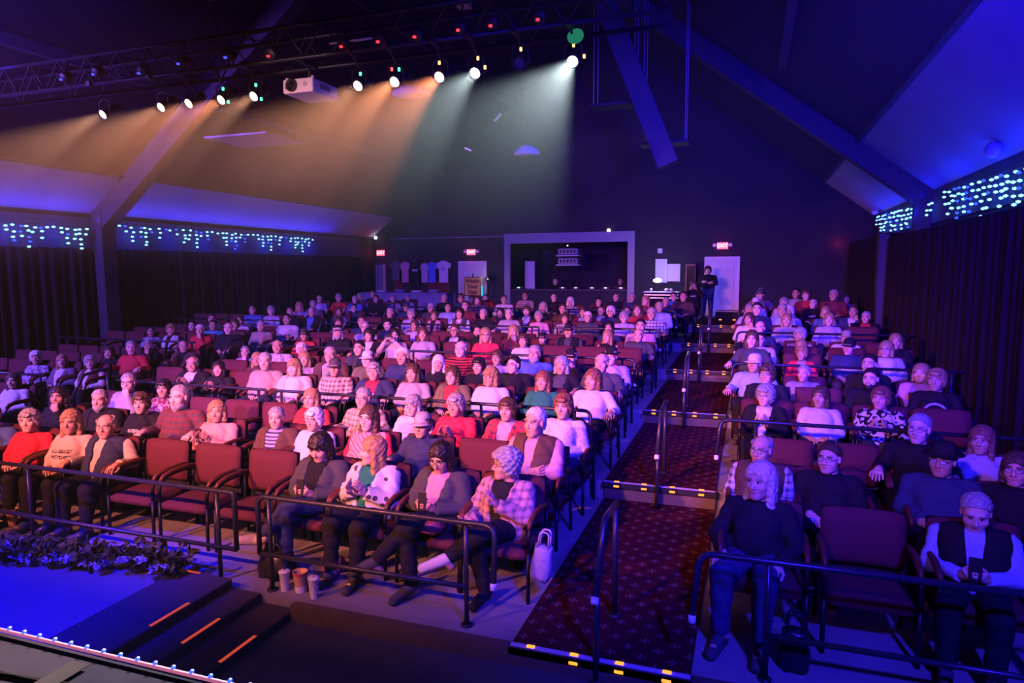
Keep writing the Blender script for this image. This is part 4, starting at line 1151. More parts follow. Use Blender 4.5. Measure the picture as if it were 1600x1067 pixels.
PEOPLE = """
0|-7.38|0.97|s:bred|shf:g||red sweatshirt with white emblem
0|-6.75|1.00|s:cream:text|long:y||cream sweatshirt with dark lettering
0|-6.25|0.99|vest:navy:cream|bald:g|G m|dark waistcoat over cream jacket, glasses
0|-3.62|1.00|j:dgry:blk|bobf:k|phone crossleg down|grey jacket over black top
0|-3.08|1.00|j:white:grn:paw|long:y|clap turn|white fleece with black paw prints
0|-2.41|1.01|j:dgry:pink|bob:k|phone crossleg2 down G|charcoal and white jacket over pink top
0|-1.83|0.99|j:pink:blk:plaid|curl:g|open crossleg3 turn G|pink checked jacket, one stockinged foot
0|0.14|1.05|s:blk:print2|long:q|lapk jeans|black jacket and jeans, long fair hair
0|1.48|0.98|vest:blk:lblue|sh:g|phone down m|black waistcoat over blue shirt, bowed head
1|-8.29|1.00|s:blk|long:k|chin|black cardigan, hand under chin
1|-7.58|1.00|j:blk:blk|sh:g|B m|black coat, grey beard
1|-6.90|1.00|s:blk:print|shf:b||black T-shirt with small chest print
1|-6.29|1.11|s:mar:plaid:dgry|sh:g|B m|dark red checked button shirt
1|-5.76|0.97|s:coral|bob:y|clap|coral pink jumper, clapping
1|-4.93|0.95|j:brn:lil:strp|sh:g|m|brown blazer over striped shirt
1|-4.43|0.97|s:white|shf:w|G|white fuzzy top, glasses
1|-3.74|1.03|s:pink:diag|long:b|G|slant-striped pink sweater, red sleeves
1|-3.11|1.00|s:navy|sh:k|C:gry G m B2|navy pullover, grey cap, glasses
1|-1.89|1.12|vest:brn:pink|sh:w|m|brown quilted waistcoat over rose shirt
1|0.16|1.02|vest:brn:white:plaid|bald:g|G m|brown waistcoat with checked sleeves
1|0.70|0.99|s:blk|sh:b|G m|black top with pendant
1|1.52|1.05|s:navy|sh:k|H G m|navy shirt, black hat, bright glasses
1|2.02|1.02|s:blk|bob:b|G|dark jacket, glasses, beside the wall
2|-10.53|0.94|s:white|long:b||white puffy jacket by the rail
2|-8.20|1.03|s:gry|sh:g|G chin m|grey shirt, hand over mouth, glasses
2|-7.57|0.98|s:mar:pat:gry|shf:k||maroon camouflage-patterned top
2|-5.16|0.98|s:red|bob:y|m2|red long-sleeved jumper
2|-4.40|1.03|s:cream:plaid:olive|sh:g|G m|olive and cream checked shirt, glasses
2|-3.73|0.98|s:white|bobf:g|G|plain white top, glasses
2|-3.17|1.02|s:bred|shf:g|G clap|bright red top, hands clasped
2|-2.53|1.01|j:bred:gry:plaid|shf:b||grey lettered sweatshirt under red plaid shirt
2|-1.87|1.09|s:white:spk|shf:r||white speckled blouse
2|1.55|1.09|s:blk|sh:g|G m|black buttoned shirt, smiling, glasses
2|2.05|1.02|s:lil:turtle|long:r||grey-lilac roll-neck jumper
3|-11.53|0.92|s:lil:pat:purp|shf:w||mauve patterned blouse
3|-10.92|0.88|j:purp:white|long:y||purple-grey cardigan over white shirt
3|-10.28|0.89|vest:brn:white|shf:g|G|brown vest over a white shirt
3|-8.12|0.95|j:blk:white|bald:g|G m clap|black coat, pale collar, glasses
3|-7.62|0.90|s:blk|bob:k|clap|black jumper, clapping
3|-6.73|1.05|s:tan:col|sh:g|m|taupe quarter-zip jumper
3|-6.23|0.98|j:cream:white|bobf:y||cream cardigan over white top
3|-5.53|1.01|s:cream:plaid:brn|sh:g|C:dgry m|tan checked shirt and dark cap
3|-4.90|0.98|j:navy:bred|shf:g|G m|navy jacket over printed red shirt
3|-4.29|0.99|s:gry:print|bob:b||grey sweatshirt with pale script
3|-3.70|0.98|j:olive:red|long:b|G|olive cardigan over red top
3|-3.15|0.99|s:white:puff|bobf:y|G|white puffer jacket, glasses
3|-2.44|0.97|s:grn:col|long:r||green jumper with white neckline
3|-1.79|1.02|s:white:turtle|bob:r||white cowl-neck jumper
3|0.22|0.93|j:blk:white|curl:g|G clap|black cardigan over white collar, clapping
3|0.80|0.95|s:white|bob:b||thick white jumper
3|1.40|0.97|s:white:swirl|shf:r|clap|black and white swirled blouse
4|-11.07|0.90|s:blk|long:b|m|black scoop-neck top
4|-10.51|1.01|s:red:col|sh:g|m|red jumper with white collar
4|-7.75|0.91|s:brn|long:y|G|brown coat, glasses
4|-6.80|0.95|s:cream|long:y||beige fuzzy jacket
4|-6.30|1.04|j:brn:gry|sh:g|G m|brown jacket, glasses
4|-5.62|1.00|s:olive|sh:k|C:white G m|olive hoodie, white baseball cap, glasses
4|-4.99|1.07|s:navy|sh:w|m|navy blue shirt, white hair
4|-4.39|0.98|s:blk|long:w||black top, long white hair
4|-3.74|0.97|s:blk|shf:k||shiny black blouse
4|-3.19|1.01|s:blk:print|sh:k|G m|black polo with white chest mark
4|-2.47|1.03|j:blk:dgry|bob:g||black embroidered cardigan
4|-1.89|1.09|s:dgry|bald:g|m|dark grey jacket, bald
4|0.26|1.03|j:blk:white|shf:b|G|black cardigan with white collar, glasses
4|1.45|1.03|s:blk|sh:k|B m|black T-shirt, dark goatee
4|2.15|1.05|s:blk:face|shf:y||black sweatshirt with pale round face outline
5|-11.17|0.93|s:blk|shf:g|G chin|black top, cheek on hand, glasses
5|-10.29|0.94|j:brn:blk|bald:g|G m|brown blazer over dark shirt, glasses
5|-8.83|0.88|s:lil|sh:g|chin m|lavender shirt, face propped on hand
5|-8.09|1.01|s:white:pat:gry|bald:g|m|white patterned shirt
5|-7.57|0.97|s:blk|shf:w|col|black top with pale scarf
5|-6.37|1.04|s:dgry|sh:k|m|dark olive jacket
5|-4.44|1.09|s:red:strp|bald:g|G m|red and black striped jumper
5|-3.81|0.97|s:lil|shf:b|G clap|pale lilac top, hands together
5|-3.17|1.06|s:blue|sh:g|G B m|mid blue T-shirt, long grey beard
5|-2.58|1.02|s:blk|sh:g|C:blk photo m|black jacket, cap, holding camera
5|-1.95|1.06|s:lil|sh:g|H G m col2|lavender shirt, red scarf, black hat
5|0.11|1.04|s:lblue|sh:g|C:white m|pale blue sweatshirt and white cap
5|0.76|0.92|s:tan:col|sh:g|m|taupe zip jumper
5|1.57|1.09|s:blk|sh:k|chin m|black shirt, hand raised to brow
5|2.19|0.99|s:pink|bob:y||pink top
6|-12.27|0.88|s:lil:pat:navy|sh:k|m|mottled violet shirt
6|-11.70|0.93|vest:white:blk|curl:y||black top under open white waistcoat
6|-10.91|0.95|s:red|sh:w|m chin|red jumper, hand held at chin
6|-10.16|1.00|j:blk:blk|bald:g|m lap|black jacket, forearms on thighs
6|-8.31|0.92|s:red|bob:k|K|red turtleneck jumper
6|-7.52|0.99|s:blk|long:g|H B m|black shirt and black brimmed hat
6|-6.83|0.95|j:blk:white|curl:k||black jacket, white neckline
6|-6.27|0.97|s:cream|bob:k|photo G|cream jacket, raising a phone
6|-5.68|1.01|s:gry|long:b||light grey V-neck jumper
6|-4.43|1.02|s:bred|long:y|G|bright red sweatshirt
6|-3.72|0.94|s:white:col|shf:b||white collared shirt
6|0.07|1.08|s:dgry|bob:b||dark grey blouse
6|0.80|0.88|s:bred:dot|shf:y||scarlet costume with yellow top
6|1.45|1.00|s:navy:band|sh:k|C:blk m|navy T-shirt with white chest band
6|1.95|0.98|j:gry:white|bob:y|G|grey coat, pale scarf, glasses
7|-12.13|0.93|s:mar|sh:k|m|plain maroon shirt
7|-11.52|0.96|s:teal|sh:k|m|teal T-shirt
7|-10.90|0.99|s:brn|shf:b||brown knit top
7|-10.19|0.97|s:tan|sh:g|m|tan zip jacket, arm across chest
7|-7.54|1.00|s:lil|sh:g|G m|pale violet shirt, glasses
7|-5.50|0.98|j:blk:white|sh:b|G|black blazer over bright white shirt
7|-5.00|0.98|s:blk|sh:k|m B|black jacket with collar up
7|-4.26|1.00|s:mar|long:y|chin|burgundy cardigan, hand at mouth
7|-3.68|0.88|s:brn|sh:g|C:blk m|brown jacket and black cap
7|-3.16|1.04|vest:blk:dgry|sh:g|C:blk m|black waistcoat and black cap
7|-2.43|0.95|s:blk|long:y||black sleeveless top
7|-1.86|0.99|s:dgry|bald:g|m|charcoal jumper, bald
7|0.20|0.97|s:white:col|sh:k|m|white polo shirt
7|0.85|0.88|s:white|long:y||white jumper, long fair hair
7|2.25|1.00|s:blk|bob:y||black coat
8|-12.44|1.01|s:dgry|sh:b|m|dark grey top
8|-11.61|1.00|s:white|bob:b||white blouse
8|-10.23|1.05|s:white|sh:k|m|white shirt with breast pocket
8|-8.82|1.00|s:brn|shf:b||brown coat
8|-8.21|1.03|s:navy|sh:b|m|navy jumper
8|-7.56|0.97|s:navy|sh:k|m|navy T-shirt
8|-6.89|0.98|s:lil|long:b||lilac blouse
8|-2.59|1.03|s:navy|bob:k||dark navy dress
8|-1.97|1.08|s:pink|sh:k|m|rose pink shirt
8|0.21|1.09|s:navy|bald:r|m|navy shirt, bald
8|0.89|0.98|s:mar:plaid:gry|curl:g||maroon plaid coat
8|1.65|0.96|s:white|sh:b|C:tan m|white shirt and tan hat
9|-12.13|0.98|s:blue|sh:b|m|dull blue buttoned shirt
9|-11.55|0.97|s:lil|shf:g||pale lilac jumper
9|-10.97|0.96|s:blk|sh:k|m|black jacket
9|-10.32|0.95|j:blk:blue|sh:g|m|black coat over blue shirt
9|-8.10|0.97|s:blk|sh:g|m|black T-shirt
9|-7.54|0.95|s:lil|shf:g|G|pale violet top, shiny glasses
9|-6.94|0.93|vest:pink:blk|long:b||pale waistcoat over black top
9|-6.28|0.99|vest:dgry:white|shf:k|clap|dark waistcoat with white sleeves
9|-5.70|0.98|s:blk|sh:g|cross m|black jumper, arms folded
9|-5.08|0.99|s:gry|sh:g|m|pale grey polo shirt
9|-4.38|0.95|s:pink|shf:g||pale pink jumper
9|-3.78|0.92|s:gry|shf:b|clap|light grey shirt, clapping
9|-3.27|0.96|s:dgry|sh:w|m|charcoal jumper
9|-2.49|0.97|s:lil|shf:g|G|lilac jumper, glasses
9|-1.91|1.05|s:white:plaid:navy|sh:g|m|blue and white checked shirt, badge
9|0.01|0.98|s:white|long:b|chin|white sweatshirt, chin on hand
9|0.71|0.97|s:gry|long:y||grey long-sleeved jumper
9|1.47|1.00|s:lil|bob:y||pale lilac jumper with faint print
10|-11.44|1.02|s:lil|long:y||pale lilac top
10|-10.21|0.91|s:purp|long:b||purple cardigan
10|-5.66|0.95|s:navy|bob:k||dark blue top
10|-4.99|1.00|j:blk:white|shf:b||black blazer over white blouse
10|-3.62|1.00|j:mar:white|shf:b||maroon blazer over white shirt
10|-2.97|1.02|s:navy|shf:w|G|navy top with shiny glasses
10|-2.36|1.07|s:red|long:b||dark red jumper
10|0.17|1.12|s:navy|sh:k|m|navy pullover
10|0.67|1.10|s:lblue|sh:g|m|pale blue shirt
10|2.25|0.98|j:blk:red|sh:g|m|black coat over red shirt
11|-11.69|1.02|s:purp|sh:g|m|dull purple shirt
11|-10.36|0.94|s:dgry|sh:k|m|charcoal shirt
11|-8.73|1.00|s:navy|sh:k|C:navy m|navy shirt and cap
11|-7.99|0.98|s:dgry|sh:g|C:gry m|dark shirt and grey cap
11|-7.49|1.00|s:lblue|sh:k|m|pale blue striped shirt
11|-6.99|1.05|s:mar|sh:b|m|deep maroon shirt
11|-4.87|1.04|s:blk|bob:g||black roll-neck top
11|-4.37|1.00|s:brn|sh:b|m|dark brown shirt
11|-3.40|0.97|j:navy:lblue|sh:b|m|navy blazer over blue shirt
11|-2.76|0.96|s:dgry|sh:b|m|dark grey top
11|-2.00|1.09|s:lblue|bald:g|m|pale blue dress shirt
11|0.02|1.05|s:lil|shf:g||lilac scarf and top
11|0.85|1.03|s:lil|shf:w||pale shiny headscarf
11|1.59|1.02|s:blue|bob:y||blue top
11|2.14|1.04|j:navy:white|sh:b|chin m|navy jacket, white collar, chin on hand
12|-12.24|0.92|s:lil|sh:g|m|lilac long-sleeved shirt
12|-11.56|0.97|s:red|shf:g||dark red top
12|-11.01|0.93|s:blue|sh:g|m|blue shirt
12|-10.29|0.95|s:blk|sh:k|m|black jacket, white undershirt
12|-8.10|0.99|s:blk|sh:g|m|black coat
12|-7.59|1.01|s:navy|bob:b|G|navy top, glasses
12|-7.09|0.95|s:purp|long:b||dusky purple top
12|-6.31|0.97|s:white|sh:b|m|white polo shirt with dark collar
12|-4.45|0.94|s:white:strp|bobf:w||white and black striped top
12|-3.69|0.93|s:blk|sh:k|m|black jumper
12|-2.48|0.99|s:mar|long:y||maroon cardigan
12|-1.98|0.95|s:navy|sh:g|m|navy shirt with white neckerchief
12|0.15|0.96|s:lil|sh:g|C:white m|violet top and shiny white cap
12|0.78|0.97|s:lil|shf:g||pale violet cardigan
12|1.42|0.95|s:blk:print|bald:g|m|black T-shirt with white chest print
13|-11.46|0.96|s:lil|shf:g||pale violet top
13|-10.31|0.92|s:lil|shf:g||pale violet blouse
13|-7.69|0.93|s:blue|shf:b||blue shirt
13|-5.19|1.00|s:blk|sh:b|m|black collared shirt
13|-2.99|1.01|s:navy|sh:g|m|dark navy jacket
13|-1.64|1.05|s:brn|sh:b|m|dull brown jacket
13|0.26|1.12|s:purp|sh:k|C:dgry m|dull purple shirt and cap
13|1.34|1.12|s:red|shf:b||dim red top
13|1.96|1.12|s:mar|sh:g|m|dim maroon shirt
14|-11.58|1.01|s:navy|sh:b|m|navy top
14|-10.31|0.88|s:lblue|shf:g|lean|pale blue coat, bent forward
14|-7.64|0.92|s:red|sh:k|B m|rust red shirt, dark beard
14|-6.36|0.99|s:cream:plaid:mar|sh:b|G m|red and white checked shirt
14|-3.61|0.98|s:blk|sh:b|m|black shirt, dark tie
14|-1.99|1.01|s:blue|sh:k|m|dark blue shirt
14|0.29|1.12|s:dgry|sh:g|m|dark top in shadow
14|1.16|1.12|s:gry|sh:k|m|dim grey shirt
14|2.37|1.00|s:purp|shf:b||dusky violet top
0|-7.97|0.98|s:blue|sh:g|m|blue shirt at the far end of the rail
"""
PHONE_ME = bevel_box((-.037, -.005, -.075), (.037, .005, .075), .004, 2).mesh('phone', [BLACK_PLASTIC])
def hold_phone(t, pose, label):
    c = {'phone': (0, -.475, .715), 'photo': (0, -.455, .985)}[pose]
    M = Matrix.Translation(t.location) @ Euler(t.rotation_euler).to_matrix().to_4x4() @ Matrix.Diagonal((*t.scale, 1)) @ Matrix.Translation(c)
    o = link('smartphone', PHONE_ME, None, M.translation, (-.12 if pose == 'phone' else 0, math.pi/2 if pose == 'photo' else 0, t.rotation_euler.z))
    o['label'] = label; o['category'] = 'phone'
def add_people():
    used = {}
    rows = [ln.split('|') for ln in PEOPLE.strip().splitlines()]
    cnt = {}
    for r, x, s, *_ in rows: cnt.setdefault((int(r), BLOCK(float(x))), []).append(float(x))
    for k, (r, x, s, top, hair, ex, desc) in enumerate(rows):
        r = int(r); x = float(x); s = float(s); b = BLOCK(x)
        xs = sorted(cnt[(r, b)], reverse=(b != 'near wall')); nth = xs.index(x)+1
        lab = 'person in %s, %s row of %s block, %s from %saisle' % (desc.replace(',', ''), ORD[r], b, ORD[nth-1], 'carpeted ' if b != 'far wall' else '')
        words = lab.split()
        if len(words) > 16:
            lab = 'person in %s, %s row, %s block, %s from aisle' % (desc.replace(',', ''), ORD[r], b, ORD[nth-1])
        if len(lab.split()) > 16:
            lab = 'person in %s, %s row of %s block' % (desc.replace(',', ''), ORD[r], b)
        lod = 0 if r < 3 else (1 if r < 6 else 2)
        t, pose, by, sc_, lb = make_person(x, row_y(r), row_z(r), s, top, hair, ex, lab, lod, k=k)
        if 'lettered' in desc:
            chest_text(t, 'Merry', .045, .705, cloth('bred')); chest_text(t, 'Christmas', .048, .655, cloth('blk'))
        if pose in ('phone', 'photo'):
            hold_phone(t, pose, 'dark smartphone held by the person in %s' % ' '.join(desc.replace(',', '').split()[:6]))
add_people()
# two staff at the rear: one standing before the white door, one seated with raised arms
make_person(-1.30, 23.05, DZ*5+.45, 1.08, 's:blk:print2', 'shf:k', 'm stand lap', 'person standing before the white rear door in black sweatshirt', 2, .0, k=3)
make_person(-1.62, 21.6, DZ*5+.02, 1.05, 's:blk:print', 'shf:b', 'm photo', 'person seated in black shirt with both hands raised, by the rear steps', 2, .0, k=5)
make_person(-7.05, 25.3, 1.0, 1.12, 's:blk', 'sh:b', 'm lap', 'person in black inside the control booth, face lit by screen', 2, .0, k=0)
make_person(-4.55, 25.3, 1.0, 1.12, 's:brn', 'sh:b', 'm lap', 'person in brown at the dim end of the control booth', 2, .0, k=1)

# ================================================================== truss, lamps and hung things
for _f, _w in zip(FLAGS, ('below', 'above')):
    fl = part('light_flag', MB().box(*_f), BLACK_PAINT, None); fl['label'] = 'added black panel blocking light %s the stage wash lamps' % _w; fl['category'] = 'panel'
TRUSSM = mat('dull aluminium truss', (.032, .032, .042), .45, .6)
ts = thing('lighting_truss', 'long horizontal lighting truss hung from chains over the seats', 'truss', (-6, 7, 5.0))
for yy, zz in ((-.2, .0), (.2, .0), (-.2, .36), (.2, .36)):
    part('chord', MB().tube([(-6.2, yy, zz), (5.2, yy, zz)], .026, 8), TRUSSM, ts, True)
for k in range(22):
    x = -6.1+.515*k
    for yy in (-.2, .2):
        part('brace', MB().tube([(x, yy, 0), (x+.257, yy, .36), (x+.515, yy, 0)], .012, 5), TRUSSM, ts, True)
    part('brace', MB().tube([(x, -.2, .36), (x+.257, .2, .36)], .010, 5), TRUSSM, ts, True)
for j, (x, w_) in enumerate(((-6.41, 'far'), (-4.87, 'middle'), (-3.56, 'aisle-side'))):
    h = thing('truss_hanger', '%s chain hanger holding up the lighting truss' % w_, 'hanger', (x, 7, 5.36), group='truss hangers')
    part('chain', MB().tube([(0, 0, .45), (0, 0, 3.6)], .018, 6), TRUSSM, h, True)
    part('bridle', MB().tube([(-.22, 0, .02), (0, 0, .45), (.22, 0, .02)], .014, 6), TRUSSM, h, True)
    part('hoist', bevel_box((-.09, -.09, .55), (.09, .09, .95), .02), BLACK_PLASTIC, h)

BEAM_DIR = Vector((-.03, -1.0, -.625)).normalized()
CAN = mat('black lamp housing', (.02, .02, .022), .45, .2)
LCOL = {'w': (1, .46, .27), 'c': (.74, .95, 1), 'o': (1, .30, .13), 'y': (1, .38, .18)}
LENS_ON = {k: emit('lit lens '+k, tuple(.5+.5*a for a in v), 6) for k, v in LCOL.items()}
LENS_OFF = mat('unlit lens', (.05, .03, .04), .1, 0, 0, 1, 0, .8)
LED = {c: emit('indicator '+c, v, 4) for c, v in dict(red=(1, .05, .06), green=(.05, 1, .35), orange=(1, .4, .12), blue=(.1, .15, 1)).items()}
def orient(d):
    return Vector(d).to_track_quat('-Z', 'Y').to_matrix().to_4x4()
def stage_lamp(x, z, col, label, d=BEAM_DIR, leds=(), power=0, R_=.068, y=6.95):
    t = thing('stage_spotlight', label, 'spotlight', (x, y, z), group='spotlights on the truss')
    M = orient(d)
    part('housing', MB().lathe([(.03, .27), (.06, .26), (.075, .2), (R_-.01, .10), (R_, .0), (R_+.008, -.03), (R_-.006, -.03), (R_-.008, .0)], 16, 0, M, False), CAN, t, True)
    n = 16; v = [M @ Vector(((R_-.012)*math.cos(2*math.pi*k/n), (R_-.012)*math.sin(2*math.pi*k/n), -.012)) for k in range(n)]
    part('lens', MB().add(v, [tuple(range(n))[::-1]]), LENS_ON[col] if power else LENS_OFF, t)
    zc = 5.0-z
    part('yoke', MB().tube([(-R_-.02, .02, 0), (-R_-.02, .02, .16), (0, .02, .2), (R_+.02, .02, .16), (R_+.02, .02, 0)], .009, 6), CAN, t, True)
    part('clamp', MB().tube([(0, .02, .2), (0, -.1, zc-.02)], .014, 6).box((-.03, -.21, zc-.03), (.03, -.05, zc+.03)), CAN, t)
    for (dx, dz, c) in leds:
        p = part('indicator_light', MB().obox((dx, -.05, dz), (.011, .008, .018), Matrix.Identity(3)), LED[c], t); p['label'] = c+' indicator light'
    if power:
        L = bpy.data.lights.new('stage_spotlight_beam', 'SPOT'); L.energy = power; L.color = LCOL[col]
        L.spot_size = math.radians(28); L.spot_blend = .3; L.shadow_soft_size = .05
        o = bpy.data.objects.new('beam_light', L); COL.objects.link(o); o.parent = t
        o.matrix_basis = Matrix.Translation(Vector(d)*.05) @ M
    return t
LAMPS = [(-8.18, 4.66, 'w', 'cool white', (), 420), (-7.18, 4.67, 'w', 'white', (), 330), (-6.73, 4.68, 'y', 'warm yellow', (), 420),
         (-6.22, 4.68, 'o', 'orange', ((.07, .11, 'green'), (.14, -.05, 'green')), 800), (-5.73, 4.68, 'w', 'white', ((.07, .11, 'green'), (.14, -.06, 'green')), 360),
         (-4.28, 4.67, 'w', 'cool white', ((.06, .11, 'green'),), 380), (-3.81, 4.67, 'y', 'warm', ((.08, .11, 'green'), (-.01, .12, 'red')), 800),
         (-3.26, 4.67, 'o', 'orange', ((.02, .13, 'orange'),), 1150), (-2.84, 4.67, 'c', 'white', ((.05, .13, 'orange'), (.13, .03, 'orange')), 420),
         (-1.77, 4.68, 'c', 'brightest greenish white', ((.02, .14, 'orange'), (.13, .02, 'orange')), 900)]
for i, (x, z, c, nm, leds, pw) in enumerate(LAMPS):
    stage_lamp(x, z, c, 'lit %s spotlight, %s along the truss counted from the far end' % (nm, ORD[i]), leds=leds, power=pw*BEAM_K)
stage_lamp(-2.34, 4.72, 'w', 'unlit spotlight between the last two lit ones on the truss', leds=((.03, .12, 'orange'),))
# darker LED fixtures on the upper chord with glowing blocks painted in as lens reflections
for i, (x, z, c) in enumerate(((-8.57, 5.10, 'blue'), (-8.0, 5.11, 'blue'), (-7.24, 5.05, 'blue'), (-6.61, 5.1, 'blue'), (-5.9, 5.1, 'blue'), (-5.29, 5.05, 'red'), (-4.32, 5.05, 'red'), (-3.86, 5.05, 'red'), (-3.42, 5.05, 'red'), (-2.92, 5.06, 'red'), (-2.56, 5.06, 'red'), (-2.06, 5.06, 'red'))):
    t = thing('led_fixture', 'small unlit lamp with %s glint, %s on the upper truss tube' % (c, ORD[i]), 'spotlight', (x, 6.72, z), group='unlit lamps on the truss')
    M = orient((.1, -1, -.5))
    part('housing', MB().lathe([(.04, .12), (.065, .1), (.07, 0), (.06, -.01)], 12, 0, M), CAN, t, True)
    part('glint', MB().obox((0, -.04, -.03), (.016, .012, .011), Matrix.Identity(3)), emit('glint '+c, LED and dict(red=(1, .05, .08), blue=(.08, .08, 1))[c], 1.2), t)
    part('clamp', MB().tube([(0, .02, .05), (0, .09, .26)], .012, 6), CAN, t)
g = thing('green_gel_frame', 'round green gel glowing above the last lit spotlight', 'gel frame', (-1.73, 6.9, 4.90))
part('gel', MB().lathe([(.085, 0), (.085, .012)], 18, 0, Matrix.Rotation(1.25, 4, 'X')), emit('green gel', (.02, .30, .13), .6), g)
part('bracket', MB().tube([(0, .02, 0), (0, .1, .14)], .008, 6), CAN, g)
tb = thing('tube_lamp', 'pale tube lamp lying along the lighting truss', 'lamp', (-4.25, 6.77, 5.10))
part('tube', MB().tube([(-.27, 0, 0), (.27, 0, 0)], .014, 8), mat('pale tube', (.6, .6, .66), .4), tb, True)
part('bracket', MB().box((-.03, -.01, -.08), (.03, .03, .0)), CAN, tb)
mv = thing('moving_light', 'pale moving-head lamp perched on top of the truss', 'spotlight', (-2.99, 7, 5.37))
part('base', bevel_box((-.07, -.07, 0), (.07, .07, .06), .01), mat('pale lamp casing', (.4, .4, .44), .5), mv)
part('head', MB().lathe([(.03, -.08), (.06, -.06), (.06, .05), (.045, .09)], 12, 0, Matrix.Translation((0, -.02, .13)) @ Matrix.Rotation(1.4, 4, 'X')), _M['pale lamp casing'], mv, True)
# projector
PJ = mat('white projector case', (.66, .62, .66), .45)
pj = thing('projector', 'white ceiling projector hanging below the truss', 'projector', (-5.0, 7.05, 4.62))
part('body', bevel_box((-.20, -.25, 0), (.21, .25, .16), .018), PJ, pj)
part('lens_ring', MB().lathe([(.072, 0), (.072, .03), (.055, .035), (.05, .01)], 20, 0, Matrix.Translation((-.07, -.25, .085)) @ Matrix.Rotation(math.pi/2, 4, 'X')), BLACK_PLASTIC, pj, True)
part('lens', MB().lathe([(.052, .0), (.03, .012), (.001, .016)], 16, 0, Matrix.Translation((-.07, -.262, .085)) @ Matrix.Rotation(math.pi/2, 4, 'X')), mat('projector glass', (.01, .01, .02), .05, 0, 0, 1, 0, .9), pj, True)
part('sensor_window', MB().box((-.16, -.254, .05), (-.135, -.249, .10)), BLACK_PLASTIC, pj)
for k in range(6): part('vent_slat', MB().box((.209, -.10+.035*k, .06), (.214, -.085+.035*k, .12)), BLACK_PLASTIC, pj)
part('speaker_dots', MB().lathe([(.03, 0), (.03, .004)], 14, 0, Matrix.Translation((.11, -.249, .09)) @ Matrix.Rotation(math.pi/2, 4, 'X')), mat('grey grille', (.4, .38, .42), .6), pj)
for x in (-.17, .18):
    part('foot', MB().lathe([(.018, .16), (.018, .185)], 10, 0, Matrix.Translation((x, -.2, 0))), PJ, pj)
part('mount_pole', MB().tube([(0, 0, .16), (0, 0, .40)], .022, 8).box((-.03, -.27, .36), (.03, .17, .40)), CAN, pj, True)
# hanging cloud panel, dome lamps, glints
PANEL = mat('pale ceiling panel', (.45, .42, .50), .7)
cp = thing('acoustic_cloud', 'flat pale acoustic panel hung on wires over the far seats', 'panel', (-9.2, 11.1, 5.11))
part('board', bevel_box((-.72, -.55, -.02), (.72, .55, .02), .008, 1), PANEL, cp)
for sx in (-.62, .62):
    for sy in (-.45, .45): part('wire', MB().tube([(sx, sy, .02), (sx*.98, sy, 1.6)], .006, 4), TRUSSM, cp)
def dome(x, y, z, r, label, wire):
    t = thing('pendant_dome', label, 'pendant', (x, y, z), group='round pendants over the seats')
    part('dome', MB().lathe([(r, 0), (r*.97, .03), (r*.8, .09), (r*.4, .15), (.03, .17)], 24), PANEL, t, True)
    part('wire', MB().tube([(0, 0, .17), (0, 0, wire)], .008, 5), TRUSSM, t)
dome(-3.91, 12, 4.66, .24, 'shallow round pendant glowing violet over the centre seats', 3.2)
dome(-6.23, 12, 5.92, .38, 'wide round pendant seen in the haze behind the orange lamps', 2.8)
for i, (x, z, a, l) in enumerate(((-4.03, 5.78, 1.05, .12), (-4.47, 5.36, .8, .09), (-5.06, 4.82, -.4, .07))):  # metal blades added to give the small glints in the haze
    t = thing('glint_blade', '%s added metal blade standing for a glint in the haze' % ORD[i], 'bracket', (x, 12, z), group='added glint blades')
    part('blade', MB().obox((0, 0, 0), (l, .03, .012), Matrix.Rotation(-a, 3, 'Y')), CHROME, t)
    part('wire', MB().tube([(0, 0, .0), (0, 0, zr(x)-z-.02)], .004, 4), TRUSSM, t)
# dark speaker shelves hung on the aisle side
for i, (x, y, z) in enumerate(((-2.75, 14.4, 5.95), (-1.75, 14.6, 5.15))):
    t = thing('hanging_shelf', '%s dark shelf hung on pale wires over the carpeted aisle' % ('upper' if i == 0 else 'lower'), 'shelf', (x, y, z), group='hung shelves over the aisle')
    part('board', bevel_box((-.5, -.25, -.03), (.5, .25, .03), .01, 1), FRAME, t)
    for sx in (-.42, .42):
        for sy in (-.2, .2): part('wire', MB().tube([(sx, sy, .03), (sx, sy, zr(x+sx)-z-.02)], .009, 5), mat('pale wire', (.35, .33, .42), .5), t)
t = thing('smoke_detector', 'small white disc on the roof slope above the aisle', 'detector', (-1.35, 22.0, 8.2))
part('body', MB().lathe([(.10, .0), (.11, .05), (.07, .09)], 16), WHITE_PAINT, t, True)
part('mount', MB().tube([(0, 0, .08), (0, 0, .6)], .02, 6), FRAME, t)

